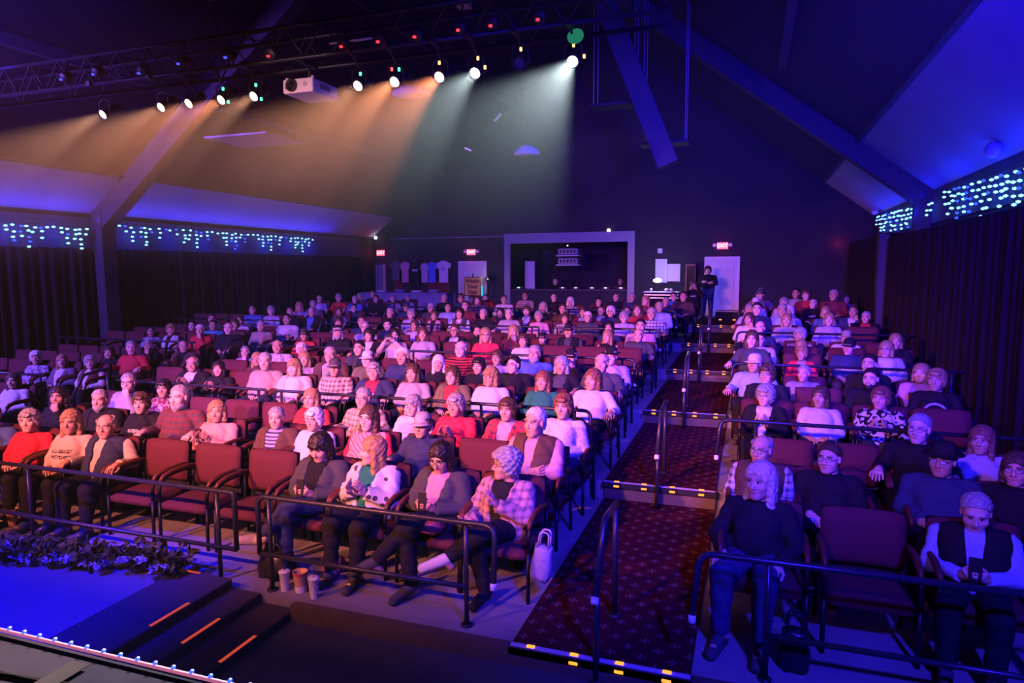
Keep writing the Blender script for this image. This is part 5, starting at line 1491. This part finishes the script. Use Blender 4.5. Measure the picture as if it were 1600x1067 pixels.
# ================================================================== icicle light strings
CYAN = emit('cyan-white bulb', (.16, .55, 1), 4)
DIMB = emit('blue bulb', (.02, .05, 1), 3)
def icicles(x, y0, y1, ztop, label, seed, sx, dense, zslope=0.0, drops=(1, 2, 4, 3, 5, 2, 3, 1)):
    rr = random.Random(seed)
    t = thing('icicle_light_string', label, 'string lights', (x, (y0+y1)/2, ztop), group='blue icicle light strings')
    oy = (y0+y1)/2
    lead = MB().tube([(0, y0-oy, zslope*(y0-oy)), (0, y1-oy, zslope*(y1-oy))], .008, 5)
    bm_ = bulb_me.copy(); bm_.materials.append(CYAN); bd = bulb_me.copy(); bd.materials.append(DIMB)
    y = y0+.05; k = 0; wires = MB()
    while y < y1-.02 :
        n = drops[k % len(drops)]
        L = .10*n+.05
        zt = zslope*(y-oy)
        wires.tube([(0, y-oy, zt), (0, y-oy+.01, zt-L)], .003, 4)
        for j in range(n):
            bright = rr.random() < .82
            link('bulb', bm_ if bright else bd, t, (sx*rr.uniform(0, .05), y-oy+rr.uniform(-.03, .03), zt-.06-.105*j+rr.uniform(-.02, .02)), scale=(.034, .043, .024))
        y += dense*rr.uniform(.75, 1.25); k += 1
    part('cable', lead, BLACK_PLASTIC, t); q = part('drop_wires', wires, BLACK_PLASTIC, t); q['kind'] = 'stuff'
icicles(XL+.14, 9.4, 11.5, 3.58, 'blue icicle lights on the far wall before the roof post', 3, 1, .145)
icicles(XL+.14, 12.15, 19.9, 3.70, 'long blue icicle lights on the far wall behind its post', 5, 1, .19)
icicles(XR-.14, 10.4, 15.2, 3.98, 'sparse blue icicle lights on the near wall before its post', 8, -1, .26, .03, (4, 5, 3, 5, 6))
icicles(XR-.14, 16.0, 22.6, 4.02, 'dense blue icicle lights on the near wall behind its post', 9, -1, .30, .03, (2, 3, 5, 4, 5))
# brackets above the strings
t = thing('wall_speaker', 'small oval wall speaker above the sparse light string', 'speaker', (XR-.3, 11.9, 4.28))
part('case', MB().lathe([(.02, -.12), (.10, -.09), (.12, 0), (.10, .09), (.02, .12)], 14, 0, Matrix.Rotation(math.pi/2, 4, 'X')), mat('pale speaker case', (.45, .38, .5), .5), t, True)
part('bracket', MB().tube([(.0, 0, .05), (.2, 0, .1)], .02, 6), FRAME, t)
t = thing('security_camera', 'small pale camera beside the dense light string', 'camera', (XR-.25, 22.3, 4.18))
part('case', bevel_box((-.07, -.12, -.05), (.07, .12, .05), .02), _M['pale speaker case'], t)
part('bracket', MB().tube([(0, 0, .04), (.24, 0, .06)], .015, 6), FRAME, t)

# ================================================================== rear wall
EXITR = emit('exit sign red', (1, .06, .10), 4)
def text(s, size, parent, mname, loc, rot, ext=.002, align='CENTER'):
    c = bpy.data.curves.new('lettering', 'FONT'); c.body = s; c.size = size; c.extrude = ext; c.offset = size*.022; c.align_x = align; c.align_y = 'CENTER'
    tmp = bpy.data.objects.new('lettering', c); COL.objects.link(tmp)
    me = bpy.data.meshes.new_from_object(tmp.evaluated_get(bpy.context.evaluated_depsgraph_get()))
    bpy.data.objects.remove(tmp); me.materials.clear(); me.materials.append(mname)
    return link('lettering', me, parent, loc, rot)
def exit_sign(x, y, z, label, rz=0, heads=True, s=1.0):
    t = thing('exit_sign', label, 'exit sign', (x, y, z), (0, 0, rz), group='red exit signs', scale=(s, s, s))
    part('casing', bevel_box((-.19, -.05, -.12), (.19, .0, .12), .012), mat('exit casing', (.30, .25, .3), .5), t)
    part('panel', MB().box((-.175, -.054, -.105), (.175, -.050, .105)), EXITR, t)
    text('EXIT', .17, t, emit('exit letters', (1, .55, .55), 2.2), (0, -.056, 0), (math.pi/2, 0, 0))
    if heads:
        for sx in (-1, 1):
            part('lamp_head', MB().lathe([(.03, .07), (.06, .04), (.065, -.03), (.05, -.035)], 12, 0, Matrix.Translation((.26*sx, -.03, .03)) @ Matrix.Rotation(-1.3, 4, 'X')), mat('emergency lamp head', (.55, .5, .6), .4), t, True)
exit_sign(-13.95, YB, 3.27, 'red exit sign above the dark doorway in the far corner', 0, False)
exit_sign(-10.04, YB, 3.25, 'red exit sign with lamp heads over the merchandise-side white door')
exit_sign(-.91, YB, 3.34, 'red exit sign with lamp heads over the aisle-end white door')
exit_sign(XR-.08, 23.3, 3.40, 'small red exit sign on the near side wall, seen edge-on', -1.15, False, .8)
DOORW = mat('white door paint', (.50, .46, .52), .5)
FRAMEW = mat('white door casing', (.55, .50, .56), .5)
def panel_door(name, x0, x1, z0, z1):
    mb = MB().box((x0, YB-.05, z0), (x1, YB-.005, z1))
    d = struct(name, mb, DOORW)
    w_ = x1-x0; h = z1-z0
    for (a, b) in ((.10, .46), (.54, .90)):
        for (c, e) in ((.06, .32), (.38, .72), (.77, .93)):
            p = bevel_box((x0+w_*a, YB-.062, z0+h*c), (x0+w_*b, YB-.045, z0+h*e), .007, 1)
            part('door_panel', p, DOORW, d)
    fr = MB().box((x0-.08, YB-.07, z0), (x0, YB-.0, z1+.08)).box((x1, YB-.07, z0), (x1+.08, YB-.0, z1+.08)).box((x0, YB-.07, z1), (x1, YB-.0, z1+.08))
    part('door_frame', fr, FRAMEW, d)
    part('door_handle', MB().lathe([(.015, 0), (.015, .05), (.03, .06), (.028, .09), (.01, .1)], 12, 0, Matrix.Translation((x0+.09, YB-.06, z0+h*.47)) @ Matrix.Rotation(math.pi/2, 4, 'X')), CHROME, d, True)
ZR = DZ*5
panel_door('door_1', -10.50, -9.50, ZR, 2.83)
panel_door('door_2', -1.40, -.42, ZR, 2.90)
d = struct('door_3', MB().box((-14.2, YB-.05, ZR), (-13.85, YB-.005, 2.8)), mat('dim grey door', (.12, .12, .18), .6))
part('door_frame', MB().box((-13.85, YB-.08, ZR), (-13.74, YB, 2.84)), mat('tan door frame', (.40, .27, .20), .5), d)
# control booth front: posts, header, counter
BOOTH = mat('violet-grey booth trim', (.24, .21, .27), .6)
struct('trim_booth', MB().box((-8.68, YB-.12, ZR), (-8.46, YB+.0, 3.9)), BOOTH)
struct('trim_booth', MB().box((-4.08, YB-.12, ZR), (-3.84, YB+.0, 3.9)), BOOTH)
struct('trim_booth', MB().box((-8.46, YB-.12, 3.54), (-4.08, YB+.0, 3.9)), BOOTH)
struct('trim_rail', MB().box((-13.5, YB-.04, 3.80), (-8.68, YB, 3.83)), mat('ledge strip', (.22, .19, .24), .5))
struct('trim_booth_counter', MB().box((-8.5, YB-.06, 1.80), (-4.05, YB+.5, 1.86)), mat('booth counter', (.04, .035, .05), .6))
rk = thing('equipment_rack', 'white equipment shelves hung inside the control booth opening', 'rack', (-6.32, 24.35, 2.72))
for z in (0, .34):
    part('shelf', MB().box((-.44, -.2, z), (.42, .2, z+.035)), mat('white shelf', (.5, .45, .5), .5), rk)
for z in (.05, .40):
    part('amplifier', bevel_box((-.36, -.18, z), (.36, .18, z+.22), .01, 1), mat('grey amp case', (.22, .2, .24), .5), rk)
    for k in range(5): part('vent_slat', MB().box((-.3+.13*k, -.185, z+.05), (-.22+.13*k, -.18, z+.17)), BLACK_PLASTIC, rk)
for x in (-.42, .40): part('hanger', MB().tube([(x, 0, 0), (x, 0, .98)], .012, 5), TRUSSM, rk)
part('status_lamp', MB().obox((0, -.2, .72), (.02, .02, .02), Matrix.Identity(3)), emit('warm small lamp', (1, .7, .6), 3), rk)
bl = thing('booth_lamp', 'small warm lamp on top of the booth header', 'lamp', (-4.76, YB-.1, 3.90))
part('shade', MB().lathe([(.06, 0), (.07, .05), (.03, .1)], 12), emit('warm lamp glow', (1, .75, .55), 3.5), bl, True)
part('cable', MB().tube([(0, 0, .1), (-.1, 0, .22), (-.2, 0, .1), (-.24, 0, .0)], .006, 5), BLACK_PLASTIC, bl)
bs = thing('wall_lamp', 'small white lamp high in the far rear corner', 'lamp', (-14.1, YB-.15, 3.87))
part('shade', MB().lathe([(.02, -.06), (.06, -.03), (.06, .03), (.02, .06)], 12), emit('white lamp', (1, .95, 1), 5), bs, True)
part('bracket', MB().tube([(0, 0, .0), (0, .15, .03)], .012, 5), BLACK_PLASTIC, bs)
dv = thing('booth_doorway_panel', 'pale violet door ajar inside the control booth', 'door', (-8.1, 25.2, 1.0))
part('leaf', MB().box((-.2, -.02, 0), (.2, .02, 1.9)), DOORW, dv); part('handle', MB().obox((.15, -.04, .95), (.03, .02, .02), Matrix.Identity(3)), CHROME, dv)
for i, (x, c) in enumerate(((-5.4, (.6, .5, 1)), (-4.9, (.7, .6, 1)), (-4.35, (.8, .6, 1)), (-6.5, (.6, .4, .9)), (-6.0, (.7, .5, .5)), (-8.2, (.3, 1, .5)))):
    t = thing('mixer_console', '%s small console with a glowing display on the booth counter' % ORD[i], 'console', (x, YB+.25, 1.86), group='consoles on the booth counter')
    part('case', bevel_box((-.16, -.12, 0), (.16, .14, .09), .015), BLACK_PLASTIC, t)
    part('display', MB().box((-.05, -.126, .03), (.05, -.12, .07)), emit('display %d' % i, c, 1.6), t)
# merchandise: shirts on hangers, red drapes, table
def shirt(x, z, w_, h, m, label, logo=None, sleeve=.22, y=YB-.16):
    t = thing('display_shirt', label, 'shirt', (x, y, z), group='shirts hung on the rear wall')
    o = [(-.16, 0), (-.07, .02), (0, -.03), (.07, .02), (.16, 0), (.5, -.12), (.44, -sleeve-.12), (.30, -.22), (.29, -1.0), (-.29, -1.0), (-.30, -.22), (-.44, -sleeve-.12), (-.5, -.12)]
    P2 = [(a*w_, b*h) for a, b in o]; n = len(P2)
    mb = MB()
    V = [(a, -.03, b) for a, b in P2]+[(a, .03, b) for a, b in P2]+[(0, -.05, -h*.3), (0, .05, -h*.3)]
    F = [(i, (i+1) % n, 2*n) for i in range(n)]+[(n+(i+1) % n, n+i, 2*n+1) for i in range(n)]+[(i, n+i, n+(i+1) % n, (i+1) % n) for i in range(n)]
    part('cloth', mb.add(V, F), m, t)
    part('hanger', MB().tube([(-.2*w_, 0, -.01), (0, 0, .06), (.2*w_, 0, -.01)], .008, 5).tube([(0, 0, .06), (0, 0, .11), (.02, 0, .13), (0, .02, .14)], .006, 5), mat('hanger wood', (.25, .12, .09), .5), t)
    if logo:
        for (a, b, c, e) in logo[1]: part('print', MB().box((a*w_, -.058, b*h), (c*w_, -.052, e*h)), logo[0], t)
def plain(n, c): return mat('shirt '+n, c, .85, 0, .12, 12)
WP = plain('print white', (.6, .58, .6)); DP = plain('print dark', (.08, .07, .1))
shirt(-13.22, 2.92, .56, .74, plain('smoke', (.10, .085, .10)), 'dull grey shirt hung nearest the dark doorway')
shirt(-12.80, 2.90, .50, .80, plain('rose', (.48, .22, .30)), 'pink ruffled top hung between grey and black shirts')
shirt(-12.36, 2.90, .62, 1.02, plain('black', (.012, .012, .02)), 'black shirt with white chest lettering on the wall', (WP, ((-.16, -.36, -.06, -.28), (-.03, -.36, .05, -.28), (.08, -.36, .16, -.28))))
shirt(-11.95, 2.84, .46, .74, plain('pale', (.40, .33, .44)), 'pale lilac shirt hung between black and blue shirts')
shirt(-11.63, 2.88, .50, .78, plain('azure', (.10, .16, .58)), 'bright blue shirt hung on the rear wall')
shirt(-11.15, 2.92, .62, .82, plain('off white', (.58, .52, .62)), 'white shirt with small dark print nearest the door', (DP, ((-.10, -.38, .02, -.35), (-.04, -.33, .12, -.30), (-.13, -.44, .14, -.42))))
RED_D = mat('dark red drape', (.16, .02, .035), .9)
for i, (a, b) in enumerate(((-13.35, -12.95), (-11.85, -10.95))):
    n = 16; V = []; F = []
    for k in range(n+1):
        x = a+(b-a)*k/n; yy = YB-.09-.03*math.sin(k*1.9)
        V += [(x, yy, ZR), (x, yy, 2.15), (x, yy+.02, ZR), (x, yy+.02, 2.15)]
    for k in range(n):
        q = k*4; F += [(q, q+4, q+5, q+1), (q+2, q+3, q+7, q+6), (q+1, q+5, q+7, q+3)]
    o = link('drape', MB().add(V, F).mesh('drape', [RED_D], True)); o['label'] = ('narrow' if i == 0 else 'wide')+' dark red drape hanging under the shirts'; o['category'] = 'curtain'
mt = thing('merchandise_table', 'long table with rumpled pale cloth below the hung shirts', 'table', (-12.4, 23.1, ZR))
V = []; F = []; nx = 40
for j in range(5):
    for k in range(nx+1):
        x = -1.9+3.8*k/nx
        V.append((x, -.4 if j < 2 else (.4 if j > 2 else 0), (0.1 if j in (0,) else .74)+.012*math.sin(k*1.3+j*2) if j < 4 else .1))
for j in range(4):
    for k in range(nx): a = j*(nx+1)+k; F.append((a, a+1, a+nx+2, a+nx+1))
part('cloth', MB().add(V, F), plain('table cloth', (.22, .20, .34)), mt, True)
for sx in (-1.8, 1.8):
    for sy in (-.34, .34): part('leg', MB().tube([(sx, sy, 0), (sx, sy, .72)], .02, 6), BLACK_METAL, mt)
for i, x in enumerate((-13.4, -12.6, -11.9, -11.2)):
    t = part('folded_shirts', bevel_box((-.18, -.14, 0), (.18, .14, .08+.03*(i % 2)), .03), plain('folded %d' % i, [(.4, .36, .5), (.12, .12, .3), (.5, .45, .52), (.2, .18, .3)][i]), None, True, loc=(x, 23.05, ZR+.75))
    t['label'] = '%s pile of folded shirts on the merchandise table' % ORD[i]; t['category'] = 'clothes'
sg = thing('caution_sign', 'yellow watch your step sign on a stand before the white door', 'sign', (-9.76, 23.4, ZR))
part('board', bevel_box((-.34, -.02, .62), (.34, .02, 1.32), .012, 1), mat('sign yellow', (.75, .50, .08), .6), sg)
part('border', MB().box((-.34, -.026, 1.295), (.34, -.02, 1.32)).box((-.34, -.026, .62), (.34, -.02, .645)).box((-.34, -.026, .62), (-.32, -.02, 1.32)).box((.32, -.026, .62), (.34, -.02, 1.32)), mat('sign black', (.02, .02, .02), .6), sg)
for i, s_ in enumerate(('Watch', 'Your', 'Step')):
    text(s_, .21, sg, _M['sign black'], (0, -.027, 1.17-.205*i), (math.pi/2, 0, 0))
part('stand', MB().tube([(0, .03, 1.32), (0, .03, 1.45)], .03, 6).tube([(-.28, .2, 0), (0, .03, .75), (.28, .2, 0)], .018, 6), BLACK_METAL, sg)
t = thing('glow_stick_jar', 'slim jar glowing turquoise beside the yellow sign', 'jar', (-9.45, 23.5, ZR+.62))
part('tube', MB().lathe([(.05, 0), (.055, .1), (.05, .34), (.03, .38)], 12), emit('turquoise glow', (.02, .5, .9), 1.3), t, True)
part('stand', MB().tube([(0, 0, -.62), (0, 0, 0)], .03, 8), BLACK_METAL, t)
t = thing('floor_lamp', 'black lamp stand beside the merchandise-side white door', 'lamp', (-9.2, 23.6, ZR))
part('pole', MB().tube([(0, 0, 0), (0, 0, 1.3)], .015, 6), BLACK_METAL, t); part('base', MB().lathe([(.15, 0), (.14, .02)], 16), BLACK_METAL, t)
part('shade', MB().lathe([(.03, .12), (.13, 0), (.12, -.01)], 14, 0, Matrix.Translation((-.03, 0, 1.25)), False), BLACK_METAL, t, True)
part('bulb', MB().lathe([(.02, -.03), (.035, 0), (.02, .03)], 10, 0, Matrix.Translation((-.03, 0, 1.25))), emit('lamp bulb', (1, .9, 1), 4), t, True)
# aisle end: doorway leaf, white board, counter with lamp
t = thing('cupboard_door', 'tall pale cupboard door standing open behind the counter', 'door', (-2.92, 23.96, 2.1))
part('leaf', bevel_box((-.2, -.03, 0), (.12, .03, .82), .006, 1), DOORW, t); part('edge_strip', MB().box((.12, -.04, 0), (.2, .03, .82)), FRAMEW, t)
t = thing('notice_board', 'small pinkish white notice board behind the bright counter', 'board', (-2.5, 23.975, 2.15))
part('board', bevel_box((-.2, -.02, 0), (.2, .02, .58), .006, 1), mat('notice white', (.6, .52, .52), .6), t)
part('frame', MB().box((-.22, -.025, -.02), (-.2, .02, .6)).box((.2, -.025, -.02), (.22, .02, .6)).box((-.2, -.025, .58), (.2, .02, .6)), FRAMEW, t)
t = thing('wall_box', 'small pale square box on the wall above the cupboard door', 'box', (-2.97, YB-.04, 3.2))
part('case', bevel_box((-.08, -.04, -.08), (.08, .04, .08), .01), FRAMEW, t); part('face', MB().box((-.06, -.045, -.06), (.06, -.04, .06)), DOORW, t)
t = thing('service_counter', 'brightly lit service counter with chrome trim behind the rear seats', 'counter', (-2.75, 22.9, ZR))
part('body', bevel_box((-.55, -.3, 0), (.55, .3, .80), .01, 1), BLACK_PAINT, t)
part('top', bevel_box((-.58, -.33, .80), (.58, .33, .84), .01, 1), mat('pale counter top', (.5, .48, .5), .3), t)
for z in (.62, .72): part('chrome_strip', MB().box((-.55, -.315, z), (.55, -.3, z+.03)), CHROME, t)
t = thing('counter_lamp', 'glaring white desk lamp on the service counter', 'lamp', (-2.9, 22.85, ZR+.84))
part('base', MB().lathe([(.07, 0), (.06, .02)], 14), BLACK_METAL, t); part('stem', MB().tube([(0, 0, .02), (.02, .05, .25), (0, 0, .36)], .01, 6), BLACK_METAL, t)
part('head', MB().lathe([(.04, .08), (.14, .02), (.13, -.03), (.04, -.06)], 14, 0, Matrix.Translation((0, -.03, .36))), emit('glaring lamp', (.9, 1, .95), 10), t, True)
for i, (x, r_) in enumerate(((-2.6, .07), (-2.45, .05), (-3.1, .05))):
    t = thing('serving_bowl', '%s pale bowl on the service counter' % ORD[i], 'bowl', (x, 22.8, ZR+.84), group='bowls on the service counter')
    part('bowl', MB().lathe([(r_*.5, 0), (r_, .06), (r_*1.05, .09), (r_*.95, .09), (r_*.85, .05)], 14), WHITE_PAINT, t, True)
    part('contents', MB().lathe([(r_*.85, .055), (r_*.5, .1), (.005, .115)], 10), mat('pale snack', (.6, .55, .4), .8), t, True)
t = thing('tall_mirror', 'tall dark framed mirror leaning near the rear door', 'mirror', (-1.92, 23.7, ZR))
part('frame', bevel_box((-.16, -.03, .3), (.18, .03, 1.75), .02), mat('brown frame', (.16, .07, .05), .5), t)
part('glass', MB().box((-.12, -.034, .36), (.15, -.031, 1.68)), mat('dark mirror', (.05, .05, .07), .1, .8), t)
part('foot', MB().box((-.16, -.1, 0), (.18, .1, .3)), BLACK_PAINT, t)
t = thing('step_box', 'black box with pale top edge at the head of the aisle steps', 'box', (-.62, 21.7, ZR))
part('body', bevel_box((-.35, -.3, 0), (.3, .3, .30), .01, 1), BLACK_PAINT, t)
part('edge', MB().box((-.35, -.31, .285), (.3, -.29, .305)), mat('pale edging', (.5, .36, .28), .5), t)
for x in (-.2, .2): part('lamp', MB().box((x-.04, -.315, .03), (x+.04, -.305, .06)), AMBER_GLOW, t)

# ================================================================== things on the floor near the front
def cup(x, y, z, r0, r1, h, m, label, straw=False, lid=None, parts=()):
    t = thing('drink_cup', label, 'cup', (x, y, z), group='cups on the floor by the front rail')
    part('cup', MB().lathe([(r0, 0), (r1, h), (r1+.004, h+.004), (r1-.004, h+.004), (r0-.003, .01)], 18, 0, None, False).lathe([(r0, 0.0), (r0, .001)], 18), m, t, True)
    if straw:
        part('lid', MB().lathe([(r1+.005, h), (r1+.005, h+.01), (r1*.7, h+.016), (.001, h+.016)], 18), mat('cup lid', (.5, .5, .56), .4), t, True)
        part('straw', MB().tube([(0, 0, h+.01), (.006, 0, h+.10)], .004, 6), mat('dark straw', (.05, .04, .05), .5), t)
    for (nm, m_, za, zb, dr) in parts:
        ra = r0+(r1-r0)*za/h+dr; rb = r0+(r1-r0)*zb/h+dr
        part(nm, MB().lathe([(ra, za), (rb, zb)], 18, 0, None, False), m_, t, True)
CUPW = mat('white paper cup', (.56, .54, .60), .5)
cup(-3.48, 4.33, 0, .031, .042, .155, CUPW, 'white straw cup nearest the black bag under the rail', True)
cup(-3.35, 4.36, 0, .042, .058, .165, mat('tan paper tub', (.50, .30, .18), .6), 'wide tan popcorn tub between the two straw cups', False, None, (('rim_band', mat('red band', (.35, .03, .05), .6), .145, .166, .002), ('lower_band', CUPW, .0, .055, .002)))
cup(-3.18, 4.30, 0, .031, .042, .155, CUPW, 'white straw cup closest to the carpeted aisle', True)
cup(-7.05, 4.62, 0, .04, .056, .17, _M['tan paper tub'], 'tan cup on the floor by the far end of the front row', False, None, (('rim_band', CUPW, .15, .17, .002),))
def bag(name, loc, size, m, label, handles, strapm, lean=0.0, extra=None):
    t = thing(name, label, 'bag', loc, (0, lean, 0))
    w_, d, h = size
    V = []; F = []; n = 14; m_ = 7
    for j in range(m_+1):
        v = j/m_; s_ = 1-.45*max(0, v-.35)**1.5/.65**1.5
        for i in range(n):
            a = 2*math.pi*i/n
            ca, sa = math.cos(a), math.sin(a)
            k = (abs(ca)**4+abs(sa)**4)**-.25
            V.append((w_/2*ca*k*(.86+.14*math.sin(math.pi*min(1, v*1.3)))*(1-.08*v), d/2*sa*k*s_, h*v+.012*math.sin(i*2+j)))
    for j in range(m_):
        for i in range(n): F.append((j*n+i, j*n+(i+1) % n, (j+1)*n+(i+1) % n, (j+1)*n+i))
    F.append(tuple(range(n-1, -1, -1))); F.append(tuple(m_*n+i for i in range(n)))
    part('body', MB().add(V, F), m, t, True)
    for hy in handles:
        part('handle', MB().tube(arc_path([(-w_*.25, hy, h*.9), (-w_*.2, hy, h*1.45), (w_*.2, hy, h*1.45), (w_*.25, hy, h*.9)], .06), .008, 6), strapm, t, True)
    part('zip', MB().box((-w_*.4, -.006, h*.985), (w_*.4, .006, h*1.0)), CHROME, t)
    part('clasp', MB().obox((w_*.1, -d*.36, h*.6), (.014, .01, .014), Matrix.Identity(3)), CHROME, t)
    return t
LEATHER = mat('black leather', (.016, .015, .018), .3, 0, .2, 20, .2)
bag('handbag', (-3.72, 4.55, 0), (.36, .22, .20), LEATHER, 'slumped black bag on the floor behind the front rail post', (-.05,), LEATHER)
bag('handbag', (.34, 4.50, 0), (.20, .14, .26), LEATHER, 'upright black handbag on the floor under the side block rail', (-.03, .03), LEATHER)
bag('tote_bag', (-1.44, 4.72, .24), (.17, .13, .26), mat('pale leather', (.30, .25, .33), .45, 0, .15, 25, .1), 'pale tote bag hanging from the front row aisle armrest', (-.03, .03), mat('pale strap', (.4, .35, .45), .5), .12)
bag('clutch_bag', (-2.41, 4.72, .50), (.36, .16, .10), mat('maroon sequins', (.16, .03, .06), .3, .3, .6, 160, .5), 'sparkling maroon clutch on the lap of the pink top wearer', (), LEATHER)
# far floor bags
bag('handbag', (-3.32, 4.78, 0), (.22, .14, .12), mat('patterned purse', (.25, .06, .14), .5, 0, .5, 40), 'small patterned purse on the floor behind the tub', (-.02,), LEATHER)
# garland of plants along the edge of the apron
LEAF = mat('dark green leaf', (.06, .075, .014), .6, 0, .5, 12)
BLOOM = mat('pale blue bloom', (.30, .32, .62), .7, 0, .2, 30)
def leafball(n, rx, ry, rz, rr, size):
    mb = MB()
    for k in range(n):
        a = rr.uniform(0, 2*math.pi); b = rr.uniform(-.25, 1); q = rr.random()**.4
        c = Vector((rx*q*math.cos(a)*math.sqrt(1-b*b*.6), ry*q*math.sin(a)*math.sqrt(1-b*b*.6), rz*q*b*.9+rz*.3))
        u = Vector((rr.uniform(-1, 1), rr.uniform(-1, 1), rr.uniform(-.3, 1))).normalized()
        v = u.cross(Vector((rr.uniform(-1, 1), rr.uniform(-1, 1), rr.uniform(-1, 1)))).normalized(); nn = u.cross(v)
        s = size*rr.uniform(.6, 1.3)
        P = [c, c+u*s*.45+v*s*.26+nn*s*.08, c+u*s, c+u*s*.45-v*s*.26+nn*s*.08]
        mb.add(P, [(0, 1, 2), (0, 2, 3)])
    return mb
rr = random.Random(4)
for i in range(8):
    x = -6.35+.27*i; y = 3.82+.045*i
    t = thing('flowering_plant', '%s leafy plant with blue blooms along the apron edge, counted from the far end' % ORD[i], 'plant', (x, y, .10), group='plants edging the apron')
    p = part('foliage', leafball(150, .20, .16, .17, rr, .085), LEAF, t); p['kind'] = 'stuff'
    part('pot', MB().lathe([(.08, 0), (.10, .09), (.085, .09)], 14), mat('dark plant pot', (.05, .04, .04), .7), t, True)
    for k in range(rr.choice((1, 2, 2))):
        c = (rr.uniform(-.15, .15), rr.uniform(-.17, -.10), rr.uniform(.04, .13))
        bl_ = leafball(50, .045, .04, .04, rr, .035)
        bl_.v = [(a+c[0], b+c[1], e+c[2]) for a, b, e in bl_.v]
        part('bloom', bl_, BLOOM, t)
# ================================================================== haze (stage fog filling the hall)
hz = bpy.data.materials.new('thin haze'); hz.use_nodes = True
nt = hz.node_tree; nt.nodes.clear()
o_ = nt.nodes.new('ShaderNodeOutputMaterial'); v_ = nt.nodes.new('ShaderNodeVolumeScatter')
v_.inputs['Density'].default_value = HAZE_DENSITY; v_.inputs['Anisotropy'].default_value = .1
v_.inputs['Color'].default_value = (1, .97, .95, 1)
tc_ = nt.nodes.new('ShaderNodeNewGeometry'); sp_ = nt.nodes.new('ShaderNodeSeparateXYZ'); nt.links.new(tc_.outputs['Position'], sp_.inputs[0])
mr_ = nt.nodes.new('ShaderNodeMapRange'); mr_.interpolation_type = 'SMOOTHSTEP'    # the fog hangs in a layer under the roof
mr_.inputs['From Min'].default_value = 2.5; mr_.inputs['From Max'].default_value = 4.3
mr_.inputs['To Min'].default_value = HAZE_DENSITY*.04; mr_.inputs['To Max'].default_value = HAZE_DENSITY
nt.links.new(sp_.outputs[2], mr_.inputs['Value']); nt.links.new(mr_.outputs[0], v_.inputs['Density'])
nt.links.new(v_.outputs[0], o_.inputs['Volume'])
h_ = part('haze', MB().box((XL-.6, -4.6, -.6), (XR+.6, 27.2, 12.2)), hz, None); h_['kind'] = 'stuff'; h_['label'] = 'thin stage haze filling the hall'
print('tris', sum(sum(len(p.vertices)-2 for p in m.polygons) for m in bpy.data.meshes if m.users), 'script seconds', time.perf_counter()-T_START)
